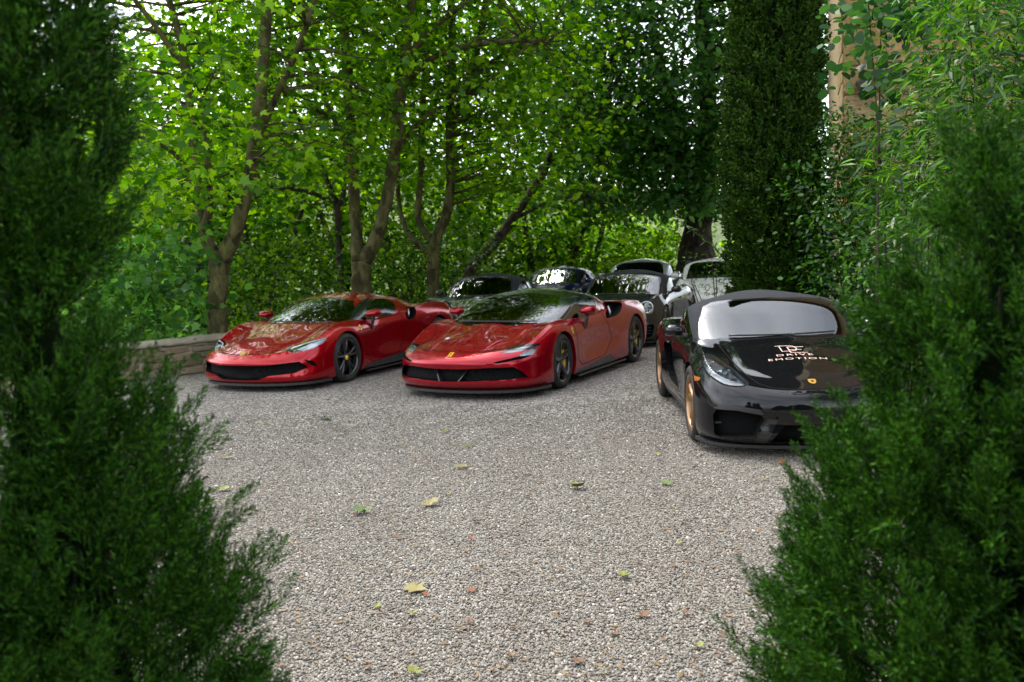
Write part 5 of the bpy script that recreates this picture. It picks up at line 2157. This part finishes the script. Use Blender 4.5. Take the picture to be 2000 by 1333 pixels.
def build_plants():
    rng = np.random.default_rng(21)
    plane_leaf = leaf_mat('plane_leaf', (.020, .085, .004), (.078, .215, .008), (.25, .44, .016), .58, .015)
    back_leaf = leaf_mat('sunlit_leaf', (.014, .058, .003), (.058, .155, .006), (.22, .38, .012), .55, .012)
    dark_leaf = leaf_mat('horse_chestnut_leaf', (.020, .075, .014), (.050, .150, .026), (.11, .26, .042), .45, .02)
    under_leaf = leaf_mat('undergrowth_leaf', (.006, .026, .002), (.022, .068, .004), (.10, .19, .008), .45, .012)
    laurel_leaf = leaf_mat('laurel_leaf', (.006, .030, .003), (.022, .082, .007), (.075, .20, .014), .30, .035, .35)
    lance_leaf = leaf_mat('lance_leaf', (.006, .032, .003), (.026, .095, .006), (.10, .24, .012), .40, .04, .35)
    round_leaf = leaf_mat('round_leaf', (.008, .032, .008), (.020, .070, .014), (.05, .13, .025), .35, .03, .4)
    juniper_leaf = leaf_mat('juniper_scale', (.003, .016, .0015), (.013, .052, .005), (.066, .175, .014), .15, .012, dead=(.030, .020, .008))
    cypress_leaf = leaf_mat('cypress_scale', (.008, .026, .003), (.020, .052, .005), (.045, .095, .008), .12, .012)
    bark_plane = bark_mat('plane_bark', (.035, .034, .011), (.115, .105, .042))
    bark_dark = bark_mat('dark_bark', (.022, .018, .013), (.065, .052, .036))
    bark_moss = bark_mat('mossy_bark', (.050, .050, .018), (.12, .11, .045))

    def ptm(p, Y):
        return p / CAM_F * Y * .86

    def thin_front(c, Y):
        # most foliage hangs behind and above the stems; low in front only a few boughs
        keep = (c[:, 1] > Y - .1) | (c[:, 2] > 7.5) | (rng.random(len(c)) < .22)
        return c[keep]

    # ---------------- plane trees behind the red cars
    Y = 15.2
    base = at(426, 640, Y); base.z = -.15
    L = [([Vector((base.x, Y, -.25)), at(426, 650, Y), at(427, 570, Y), at(430, 508, Y)], [ptm(27, Y), ptm(23, Y), ptm(21, Y), ptm(22, Y)]),
         (limb_world([(426, 515), (404, 470), (394, 420), (384, 330), (373, 230), (364, 130), (345, 50), (322, -30), (300, -140)], Y, .6), [ptm(q, Y) for q in (17, 14, 12, 11, 10, 9, 8, 7, 4)]),
         (limb_world([(398, 450), (409, 400), (406, 330), (402, 260), (392, 180)], Y, -.8), [ptm(q, Y) for q in (10, 9, 8, 6, 3)]),
         (limb_world([(436, 508), (464, 440), (489, 340), (502, 250), (514, 130), (521, 0), (526, -100), (540, -260)], Y, -.6), [ptm(q, Y) for q in (20, 17, 16, 15, 13, 12, 9, 5)]),
         (limb_world([(500, 275), (535, 200), (580, 100), (615, 0), (650, -90)], Y, -1.2), [ptm(q, Y) for q in (9, 8, 7, 6, 3)]),
         (limb_world([(366, 150), (310, 60), (262, 0), (215, -60)], Y, -1.0), [ptm(q, Y) for q in (7, 6, 5, 3)]),
         (limb_world([(388, 360), (340, 300), (280, 270), (230, 262)], Y, -1.4), [ptm(q, Y) for q in (6, 5, 4, 2)])]
    c1 = np.array([base.x, Y - .3, 6.6])
    cen = in_ell(rng, 860, c1, (4.2, 3.4, 4.6), .3)
    cen = thin_front(cen[cen[:, 2] > 2.9], Y)
    # low boughs hanging to the left, close to the camera side
    low = np.array([tuple(at(rng.uniform(215, 470), rng.uniform(120, 420), rng.uniform(12.4, 14.4))) for _ in range(46)])
    build_tree('plane_tree', 'forked plane tree rising behind the low stone wall at the left', base, L, bark_plane, np.concatenate([cen, low]), 21, .36, .45, .155, LOBED, plane_leaf, 1, c1, group='plane trees')

    Y = 18.2
    base = at(706, 600, Y); base.z = 0
    L = [([Vector((base.x, Y, -.1)), at(707, 590, Y), at(706, 550, Y), at(705, 508, Y)], [ptm(30, Y), ptm(24, Y), ptm(22, Y), ptm(23, Y)]),
         (limb_world([(700, 510), (693, 430), (689, 330), (684, 230), (675, 100), (668, -40), (660, -180)], Y, .5), [ptm(q, Y) for q in (15, 13, 12, 11, 10, 9, 5)]),
         (limb_world([(712, 510), (740, 450), (757, 380), (770, 300), (781, 200), (795, 90), (806, -40), (815, -190)], Y, -.4), [ptm(q, Y) for q in (17, 15, 14, 14, 13, 11, 9, 5)]),
         (limb_world([(788, 170), (840, 116), (919, 90), (994, 82), (1055, 80)], Y, -1.5), [ptm(q, Y) for q in (8, 7, 6, 5, 3)]),
         (limb_world([(796, 110), (844, 56), (900, 12), (960, -50)], Y, -.5), [ptm(q, Y) for q in (8, 7, 6, 3)]),
         (limb_world([(688, 300), (650, 230), (610, 120), (590, 20)], Y, .8), [ptm(q, Y) for q in (6, 5, 5, 3)]),
         (limb_world([(770, 320), (800, 260), (850, 215), (905, 190)], Y, .8), [ptm(q, Y) for q in (5, 5, 4, 2)])]
    c2 = np.array([base.x + .4, Y - .6, 7.2])
    cen = in_ell(rng, 1080, c2, (4.0, 4.0, 4.6), .25)
    cen = thin_front(cen[cen[:, 2] > 3.3], Y)
    build_tree('plane_tree', 'plane tree forking in two right behind the roof of the red coupe', base, L, bark_plane, cen, 20, .36, .42, .15, LOBED, plane_leaf, 2, c2, group='plane trees')

    Y = 20.5
    base = at(845, 560, Y); base.z = 0
    L = [([Vector((base.x, Y, -.1)), at(846, 530, Y), at(850, 470, Y), at(872, 420, Y), at(881, 337, Y), at(877, 244, Y), at(883, 112, Y), at(881, -20, Y), at(880, -160, Y)], [ptm(q, Y) for q in (16, 14, 12, 11, 10, 10, 9, 8, 4)]),
         (limb_world([(848, 480), (818, 430), (821, 356), (825, 225), (831, 94), (829, -30)], Y, .6), [ptm(q, Y) for q in (9, 8, 7, 7, 6, 4)]),
         (limb_world([(878, 262), (911, 169), (930, 105), (945, 30), (955, -80)], Y, -.6), [ptm(q, Y) for q in (9, 9, 8, 7, 4)]),
         (limb_world([(846, 500), (800, 460), (780, 400), (775, 300), (768, 180)], Y, 1.2), [ptm(q, Y) for q in (7, 6, 5, 5, 3)]),
         (limb_world([(912, 165), (960, 120), (1010, 95), (1060, 85)], Y, -1.0), [ptm(q, Y) for q in (5, 4, 4, 2)])]
    c3 = np.array([base.x + .6, Y - .2, 7.6])
    cen = in_ell(rng, 940, c3, (3.5, 3.6, 4.8), .2)
    cen = thin_front(cen[cen[:, 2] > 3.1], Y)
    low = np.array([tuple(at(rng.uniform(930, 1195), rng.uniform(40, 390), rng.uniform(18.5, 21.5))) for _ in range(80)])
    build_tree('plane_tree', 'slender many-stemmed plane tree above the graphite grey soft-top', base, L, bark_plane, np.concatenate([cen, low]), 20, .36, .42, .15, LOBED, plane_leaf, 3, c3, group='plane trees')

    Y = 23.6
    base = at(905, 550, Y); base.z = 0
    L = [([Vector((base.x, Y, -.1)), at(915, 535, Y), at(960, 480, Y), at(1000, 430, Y), at(1040, 370, Y), at(1066, 328, Y), at(1085, 270, Y), at(1110, 200, Y)], [ptm(q, Y) for q in (13, 12, 12, 11, 9, 8, 6, 3)]),
         (limb_world([(1000, 432), (1060, 400), (1110, 385), (1160, 382)], Y, -.6), [ptm(q, Y) for q in (4, 4, 3, 2)])]
    cen = np.array([tuple(at(rng.uniform(1000, 1225), rng.uniform(230, 470), rng.uniform(22, 25))) for _ in range(70)])
    build_tree('leaning_tree', 'dark trunk leaning to the right above the grey soft-top', base, L, bark_dark, cen, 12, .30, .4, .16, LOBED, plane_leaf, 4, None, group='plane trees')

    Y = 21.5
    base = at(664, 560, Y); base.z = -.1
    L = [([Vector((base.x, Y, -.2)), at(662, 487, Y), at(658, 405, Y), at(640, 356, Y), at(602, 270, Y), at(560, 190, Y)], [ptm(q, Y) for q in (9, 8, 8, 6, 5, 3)]),
         (limb_world([(660, 405), (671, 375), (679, 262), (686, 150), (690, 40)], Y), [ptm(q, Y) for q in (6, 6, 5, 4, 3)]),
         (limb_world([(652, 395), (600, 375), (544, 369), (499, 388), (470, 410)], Y, -1), [ptm(q, Y) for q in (5, 5, 4, 3, 2)])]
    c5 = np.array([base.x - .8, Y, 6.4])
    cen = in_ell(rng, 300, c5, (3.6, 2.6, 3.8), .2)
    cen = cen[cen[:, 2] > 2.4]
    build_tree('young_tree', 'thin dark-stemmed tree arching between the two forked plane trees', base, L, bark_dark, cen, 13, .33, .45, .17, LOBED, plane_leaf, 5, c5, group='plane trees')

    # ---------------- big dark tree beyond the yard
    Y = 27.0
    base = at(1362, 505, Y); base.z = 0
    L = [([Vector((base.x, Y, -.2)), at(1361, 505, Y), at(1362, 450, Y), at(1366, 400, Y), at(1360, 330, Y)], [ptm(q, Y) for q in (62, 44, 32, 32, 36)]),
         (limb_world([(1352, 350), (1300, 300), (1230, 262), (1170, 250)], Y, -1.5), [ptm(q, Y) for q in (20, 14, 9, 4)]),
         (limb_world([(1366, 345), (1382, 220), (1370, 60), (1362, -120)], Y, 0), [ptm(q, Y) for q in (26, 20, 16, 8)]),
         (limb_world([(1348, 345), (1310, 210), (1280, 80), (1265, -60)], Y, 1), [ptm(q, Y) for q in (18, 14, 10, 5)]),
         (limb_world([(1372, 350), (1420, 280), (1470, 220)], Y, -1), [ptm(q, Y) for q in (16, 10, 5)])]
    c6 = np.array([base.x - .3, Y - .6, 9.2])
    cen = in_ell(rng, 3600, c6, (5.2, 4.6, 7.8), .35)
    cen = cen[(cen[:, 2] > 2.6)]
    low = np.array([tuple(at(rng.uniform(1125, 1440), rng.uniform(230, 440) - 30 * rng.random(), rng.uniform(23.5, 27))) for _ in range(230)])
    cen = np.concatenate([cen, low])
    build_tree('chestnut_tree', 'massive dark-leaved tree with black trunk behind the white car', base, L, bark_dark, cen, 15, .42, .36, .23, OVAL, dark_leaf, 6, c6)

    # ---------------- trees on the slope behind, each its own
    # x, y, foot, crown radius, height
    spots = [(-21, 34, -7, 6.0, 17), (-17.0, 26, -4, 5.0, 14.0), (-13.0, 33, -6, 5.6, 14), (-11.8, 24.5, -3.0, 4.0, 8.2), (-9.6, 28.5, -3.8, 4.6, 12.8), (-7.0, 25.0, -2.4, 3.6, 7.8),
             (-5.4, 29.5, -3.8, 4.4, 14.8), (-3.4, 26.0, -2.4, 3.4, 7.6), (-1.6, 30.5, -4, 4.3, 14.2), (.6, 28.2, -3.2, 3.6, 8.0), (2.2, 33, -5, 4.2, 14.0), (3.2, 38, -7, 4.4, 9.5), (6.0, 42, -9, 5.0, 12)]
    for k, (x, y, zb, r, h) in enumerate(spots):
        g = zb
        hgt = h
        cz = g + hgt - r * .55
        nc = int(300 * (r / 4.0) ** 2)
        tall = h > 10
        rz = max(r * .95, (hgt - 5.5) * .5) if tall else r * .95
        if tall:
            cz = g + hgt - rz * .8
            nc = int(nc * 1.25)
        cen = in_ell(rng, nc, (x, y, cz - r * .1), (r, r * .85, rz), .4)
        # lower skirt
        cen2 = in_ell(rng, nc // 2, (x, y - .2 * r, g + (5.0 if tall else hgt - r * 1.4)), (r * .95, r * .6, r * .7), .4)
        cen = np.concatenate([cen, cen2])
        limbs = [([Vector((x, y, g - .3)), Vector((x + .2, y, g + hgt * .35)), Vector((x - .1, y, g + hgt * .75))], [.22, .17, .06]),
                 ([Vector((x + .2, y, g + hgt * .3)), Vector((x + 1.2, y - .4, g + hgt * .55)), Vector((x + 2.0, y - .5, g + hgt * .8))], [.12, .09, .03]),
                 ([Vector((x + .1, y, g + hgt * .28)), Vector((x - 1.1, y - .3, g + hgt * .5)), Vector((x - 1.9, y - .2, g + hgt * .78))], [.12, .09, .03])]
        build_tree('slope_tree', 'sunlit slope tree beyond the yard, number %s counted from the left' % (['one', 'two', 'three', 'four', 'five', 'six', 'seven', 'eight', 'nine', 'ten', 'eleven', 'twelve', 'thirteen'][k]),
                   (x, y, g), limbs, bark_dark, cen, 12, .42, .5, .24, OVAL if k % 2 else LOBED, plane_leaf if k in (4, 6, 8, 10) else back_leaf, 30 + k, (x, y, cz), twigs=False, group='sunlit trees beyond the yard', jitter=.7)

    # ---------------- undergrowth behind the wall and the cars
    def bush(name, label, centers, n_per, sig, size, tmpl, mat, seed, group=None, cat='shrub', stems=7, flat=.7, jitter=.8):
        r2 = np.random.default_rng(seed)
        c = np.asarray(centers)
        bx, by = c[:, 0].mean(), c[:, 1].mean()
        bz = terrain_z(np.array(bx), np.array(by)).item()
        t = plant(name, label, cat, (bx, by, bz), group)
        mb = MB()
        base = Vector((bx, by, bz))
        for k in range(stems):
            e = Vector(c[r2.integers(0, len(c))]) - base
            s0 = Vector((r2.normal(0, .12), r2.normal(0, .12), -.05))
            mb.tube([s0, s0 * .6 + e * .45 + Vector((0, 0, .12 * e.length)), e], [.013, .009, .004], 5, False)
        mb.build('stems', bark_dark, t, True)['kind'] = 'stuff'
        P, Nn, D, s = sprays(r2, c, n_per, sig, flat, size, None, .9, jitter)
        V, F = leaf_arrays(P - np.array(tuple(base)), Nn, D, s, tmpl)
        mesh_np('foliage', V, F, mat, t)
        return t

    def pxcloud(n, x0, x1, y0, y1, Y0, Y1):
        return np.array([tuple(at(rng.uniform(x0, x1), rng.uniform(y0, y1), rng.uniform(Y0, Y1))) for _ in range(n)])

    ug = 'undergrowth behind the yard'
    bush('undergrowth_bush', 'dark leafy bush hanging over the stone wall at the far left', pxcloud(130, 120, 400, 470, 690, 14.6, 16.5), 14, .26, .17, LOBED, dark_leaf, 51, ug)
    bush('undergrowth_bush', 'bright green bush between the wall and the left plane trunk', pxcloud(80, 440, 560, 480, 640, 16.5, 18.5), 14, .24, .13, OVAL, under_leaf, 52, ug)
    bush('undergrowth_bush', 'green bush behind the windscreen of the red coupe', pxcloud(110, 540, 690, 460, 640, 19.0, 21.5), 14, .26, .13, OVAL, under_leaf, 53, ug)
    bush('undergrowth_bush', 'yellowish bush to the right of the second plane trunk', pxcloud(80, 720, 840, 450, 610, 20.0, 22.5), 14, .26, .13, OVAL, under_leaf, 54, ug)
    bush('flowering_bush', 'pale narrow-leaved bush above the graphite grey soft-top', pxcloud(100, 820, 960, 420, 560, 21.8, 23.2), 14, .22, .15, LANCE, lance_leaf, 55, ug)
    bush('undergrowth_bush', 'low green bush behind the midnight blue coupe', pxcloud(130, 940, 1150, 440, 560, 27.6, 29.2), 14, .34, .16, OVAL, under_leaf, 56, ug)
    bush('sunlit_bush', 'bright yellow-green bush beneath the dark tree', pxcloud(110, 1215, 1345, 455, 530, 28.5, 31.0), 15, .32, .15, OVAL, back_leaf, 57, ug)
    bush('sunlit_bush', 'yellow-green bush left of the silver coupe roof', pxcloud(50, 1150, 1225, 500, 545, 27.0, 29.0), 15, .28, .13, OVAL, back_leaf, 58, ug)
    # ---------------- shrubs at the right
    sg = 'shrubs at the right of the yard'
    bush('laurel_bush', 'glossy laurel bush right of the cypress, behind the black roadster', np.concatenate([pxcloud(460, 1540, 1820, 300, 620, 11.3, 12.6), pxcloud(190, 1600, 1780, 400, 640, 10.9, 11.6)]), 15, .16, .075, OVAL, laurel_leaf, 61, sg, stems=12)
    bush('laurel_bush', 'shaded laurel bush right behind the windscreen of the black roadster', pxcloud(270, 1680, 1900, 400, 680, 9.4, 10.6), 15, .16, .075, OVAL, laurel_leaf, 62, sg, stems=12)
    bush('lance_leaf_shrub', 'tall shrub with long narrow shiny leaves in the upper right corner', pxcloud(400, 1850, 2090, -60, 480, 5.8, 7.4), 16, .14, .12, LANCE, lance_leaf, 63, sg, stems=14, flat=.8)
    bush('lance_leaf_shrub', 'narrow-leaved spray hanging in front of the stone house', np.concatenate([pxcloud(90, 1740, 1880, 250, 470, 6.8, 8.0), pxcloud(40, 1775, 1870, 20, 260, 6.8, 7.6)]), 14, .13, .12, LANCE, lance_leaf, 64, sg, stems=3)
    bush('round_leaf_shrub', 'overhanging branch with round dark leaves in front of the stone house', np.concatenate([pxcloud(52, 1650, 1870, -40, 70, 7.6, 8.8), pxcloud(12, 1650, 1790, 70, 150, 7.8, 8.6), pxcloud(10, 1690, 1790, 150, 320, 7.6, 8.4)]), 9, .13, .095, ROUND, round_leaf, 65, sg, stems=4)
    bush('climbing_shrub', 'leafy shrub with small leaves growing against the stone house', pxcloud(190, 1600, 1740, 225, 420, 11.5, 12.6), 15, .15, .07, OVAL, laurel_leaf, 66, sg, stems=4)
    bush('pale_shoot_bush', 'pale arching shoots in front of the white car beside the cypress', np.concatenate([pxcloud(22, 1350, 1440, 540, 590, 12.6, 13.4), pxcloud(12, 1345, 1410, 500, 545, 13.0, 13.4)]), 12, .10, .07, LANCE, lance_leaf, 67, sg, stems=10)
    # one arching shoot
    sh = plant('arching_shoot', 'single pale arching shoot rising over the white car roof', 'shrub', (at(1420, 560, 12.8).x, 12.8, 0), sg)
    b = Vector(sh.location)
    pts = [Vector((b.x, b.y, 0)) - b] + [at(px, py, 12.8) - b for px, py in ((1440, 560), (1405, 495), (1370, 465), (1345, 445), (1328, 432))]
    sp, sr = smooth_line(pts, [.012, .010, .008, .006, .004, .002])
    MB().tube(sp, sr, 5).build('stem', bark_moss, sh, True)
    Pl = np.array([tuple(p) for p in sp[6:] for _ in range(4)])
    V, F = leaf_arrays(Pl, rng.normal(0, .5, Pl.shape) + np.array([0, -.5, .7]), rng.normal(0, 1, Pl.shape), np.full(len(Pl), .10) * rng.uniform(.6, 1.2, len(Pl)), LANCE)
    mesh_np('foliage', V, F, lance_leaf, sh)

    # ---------------- conifers
    trng = np.random.default_rng(77)
    jt = [conifer_template(trng, 12, 4, .52, .0135, .10) for _ in range(4)]
    ct = [conifer_template(trng, 5, 1, .55, .075, .30) for _ in range(4)]
    conifer('cypress', 'tall columnar cypress between the yard and the stone house', (3.50, 12.3, 0),
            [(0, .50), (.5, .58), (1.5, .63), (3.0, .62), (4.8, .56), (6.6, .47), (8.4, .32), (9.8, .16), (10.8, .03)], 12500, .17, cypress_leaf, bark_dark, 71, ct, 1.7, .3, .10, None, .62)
    conifer('juniper', 'dark feathery juniper filling the left foreground', (-1.16, 2.28, 0),
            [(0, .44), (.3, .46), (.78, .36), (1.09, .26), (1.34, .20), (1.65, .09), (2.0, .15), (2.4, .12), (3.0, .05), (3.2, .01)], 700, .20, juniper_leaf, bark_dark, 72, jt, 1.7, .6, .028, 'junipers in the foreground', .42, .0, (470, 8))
    conifer('juniper', 'dense green juniper filling the right foreground', (1.24, 2.36, 0),
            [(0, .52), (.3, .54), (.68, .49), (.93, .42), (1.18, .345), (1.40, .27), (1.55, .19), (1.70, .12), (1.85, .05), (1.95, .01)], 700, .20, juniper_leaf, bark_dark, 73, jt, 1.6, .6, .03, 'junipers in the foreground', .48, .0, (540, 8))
    # unseen juniper copies added beside and behind the camera to shade the foreground
    src = [o for o in COL.objects if o.name.startswith('juniper') and o.parent is None]
    shade_junipers = [(0, -2.25, 1.9, 1.1), (0, -1.75, .35, 2.3), (1, 2.45, 2.0, .7), (1, 1.95, .50, 2.0), (0, -2.5, -1.0, 4.0), (1, 2.6, -.9, 3.3)]
    names = ['left of the left foreground juniper', 'nearest the camera on the left', 'right of the right foreground juniper', 'nearest the camera on the right', 'behind the camera on the left', 'behind the camera on the right']
    for (k, x, y, rz), nm in zip(shade_junipers, names):
        o = src[k].copy()
        COL.objects.link(o)
        o.location = (x, y, 0)
        o.rotation_euler = (0, 0, rz)
        o.scale = (1.25, 1.25, 1.35)
        o['label'] = 'unseen juniper added for shade, ' + nm
        for ch in src[k].children:
            c = ch.copy()
            COL.objects.link(c)
            c.parent = o


# ------------------------------------------------------------------ fallen leaves
def build_litter():
    rng = random.Random(8)
    cols = {'yellow-green': ((.16, .17, .02), (.10, .13, .015)), 'pale yellow': ((.19, .16, .05), (.15, .12, .03)), 'green': ((.055, .10, .012), (.09, .13, .02)),
            'brown': ((.13, .055, .018), (.075, .035, .012)), 'orange': ((.17, .05, .012), (.11, .035, .01))}
    mats = {k: principled('fallen_leaf_' + k.replace('-', '_').replace(' ', '_'), a, .7, noise=(9, b)) for k, (a, b) in cols.items()}
    z = lambda x, y: (560 + x / 2.287, 750 + y / 2.287)
    L = [(180, 160, 60, 'green'), (757, 160, 32, 'green'), (535, 230, 26, 'yellow-green'), (710, 222, 34, 'yellow-green'), (580, 348, 34, 'brown'),
         (775, 382, 62, 'pale yellow'), (1070, 410, 34, 'pale yellow'), (1298, 472, 95, 'yellow-green'), (1700, 457, 66, 'green'), (1788, 505, 30, 'yellow-green'),
         (350, 582, 104, 'green'), (637, 552, 88, 'pale yellow'), (718, 507, 34, 'yellow-green'), (845, 622, 32, 'orange'), (822, 708, 26, 'orange'),
         (1510, 876, 72, 'yellow-green'), (585, 935, 122, 'pale yellow'), (818, 934, 50, 'orange'), (625, 958, 34, 'orange'), (400, 1010, 46, 'yellow-green'),
         (567, 1040, 56, 'yellow-green'), (810, 1078, 48, 'orange'), (1590, 1052, 66, 'brown'), (1470, 1128, 52, 'orange'), (1310, 1255, 72, 'brown'),
         (365, 1280, 50, 'brown'), (580, 1310, 84, 'yellow-green'), (1840, 1190, 44, 'yellow-green'), (1785, 1040, 34, 'brown'), (1750, 725, 32, 'yellow-green'),
         (1523, 333, 28, 'green'), (1660, 323, 32, 'yellow-green'), (1410, 248, 24, 'orange'), (1520, 20, 36, 'pale yellow'), (1547, 95, 22, 'yellow-green'),
         (1220, 842, 30, 'brown'), (850, 838, 40, 'brown'), (1725, 822, 44, 'brown'), (185, 80, 28, 'green'), (1000, 1235, 48, 'brown'), (1335, 1078, 44, 'brown'), (530, 285, 36, 'pale yellow'),
         (1080, 512, 40, 'brown'), (500, 700, 40, 'brown')]
    L += [((432 - 560) * 2.287, (962 - 750) * 2.287, 70, 'yellow-green'), ((440 - 560) * 2.287, (898 - 750) * 2.287, 50, 'pale yellow'), ((518 - 560) * 2.287, (830 - 750) * 2.287, 36, 'yellow-green'),
          ((487 - 560) * 2.287, (828 - 750) * 2.287, 22, 'brown'), ((1528 - 560) * 2.287, (910 - 750) * 2.287, 52, 'orange'), ((1548 - 560) * 2.287, (985 - 750) * 2.287, 60, 'yellow-green'), ((640 - 560) * 2.287, (822 - 750) * 2.287, 40, 'green')]
    named = {(1298, 472): 'yellow-green fallen plane leaf lying alone in the middle right of the gravel', (350, 582): 'flat green fallen plane leaf on the gravel left of the middle',
             (637, 552): 'pale curled fallen leaf on the gravel just right of the flat green leaf', (585, 935): 'large pale yellow fallen leaf in the near foreground gravel',
             (818, 934): 'crumpled orange fallen leaf beside the large pale yellow leaf', (1510, 876): 'curled yellow-green fallen leaf in the right foreground gravel',
             (580, 1310): 'yellow-green fallen leaf at the very bottom edge of the gravel', (1700, 457): 'dark green fallen leaf in front of the black roadster'}
    ords = ['first', 'second', 'third', 'fourth', 'fifth', 'sixth', 'seventh', 'eighth', 'ninth', 'tenth', 'eleventh', 'twelfth', 'thirteenth', 'fourteenth', 'fifteenth']
    rank = {}
    for c in cols:
        for i, q in enumerate(sorted([q for q in L if q[3] == c and (q[0], q[1]) not in named])):
            rank[q] = ords[i]
    for (x, y, w, col) in L:
        px, py = z(x, y)
        d = at(px, py, 1.0) - Vector((0, 0, CAM_H))
        t = -CAM_H / d.z
        p = Vector((0, 0, CAM_H)) + d * t
        dist = p.y
        size = max(.05, w / 2.287 / CAM_F * dist * 1.05)
        curl = rng.uniform(.12, .55)
        V = []
        for q in LOBED:
            r2 = (q[0] - .5) ** 2 + q[1] ** 2
            V.append(((q[0] - .5) * size, q[1] * size * rng.uniform(.8, 1.1), size * (curl * r2 * 2 + rng.uniform(0, .06))))
        V.append((0, 0, size * .03))
        n = len(LOBED)
        F = [(i, (i + 1) % n, n) for i in range(n)]
        o = mesh_pd('fallen_leaf', V, F, mats[col], None, False)
        o.location = (p.x, p.y, .016)
        o.rotation_euler = (rng.uniform(-.15, .15), rng.uniform(-.15, .15), rng.uniform(0, 6.28))
        lab = named.get((x, y))
        if lab:
            tag(o, lab, 'fallen leaf', 'fallen leaves on the gravel')
        else:
            tag(o, 'small %s fallen leaf on the gravel, %s of that colour from the left' % (col, rank[(x, y, w, col)]), 'fallen leaf', 'small %s fallen leaves on the gravel' % col)
    # bits of dry leaf, bud scales and twigs strewn over the stones
    V, F = [], []
    for k in range(520):
        px, py = rng.uniform(380, 1560), 770 + 560 * rng.random() ** .8
        d = at(px, py, 1.0) - Vector((0, 0, CAM_H))
        p = Vector((0, 0, CAM_H)) + d * (-CAM_H / d.z)
        a, l, w = rng.uniform(0, 6.28), rng.uniform(.010, .034), rng.uniform(.003, .010)
        t, u = Vector((math.cos(a), math.sin(a), rng.uniform(-.1, .25))) * l, Vector((-math.sin(a), math.cos(a), rng.uniform(-.2, .4))) * w
        c = Vector((p.x, p.y, .014))
        i = len(V)
        V += [c - t, c + u, c + t, c - u]
        F.append((i, i + 1, i + 2, i + 3))
    o = mesh_pd('leaf_litter', V, F, principled('dry_litter', (.10, .055, .022), .8, noise=(2.0, (.20, .13, .05))))
    tag(o, 'crumbs of dry leaves and bud scales strewn over the gravel', 'litter', kind='stuff')
    # small weed in the gravel
    p = at(915, 876, 1.0) - Vector((0, 0, CAM_H))
    q = Vector((0, 0, CAM_H)) + p * (-CAM_H / p.z)
    V, F = [], []
    for k in range(26):
        a, l = rng.uniform(0, 6.28), rng.uniform(.03, .075)
        c = Vector((rng.gauss(0, .035), rng.gauss(0, .03), 0))
        t = Vector((math.cos(a), math.sin(a), rng.uniform(.5, 1.4))).normalized() * l
        s = Vector((-math.sin(a), math.cos(a), 0)) * .004
        i = len(V)
        V += [c - s, c + s, c + t]
        F.append((i, i + 1, i + 2))
    o = mesh_pd('grass_tuft', V, F, principled('weed', (.16, .17, .06), .8))
    o.location = (q.x, q.y, .005)
    tag(o, 'tiny tuft of dry grass growing in the middle of the gravel', 'grass')

# ------------------------------------------------------------------ assemble
build_setting()
build_masonry()
build_cars()
build_plants()
build_litter()
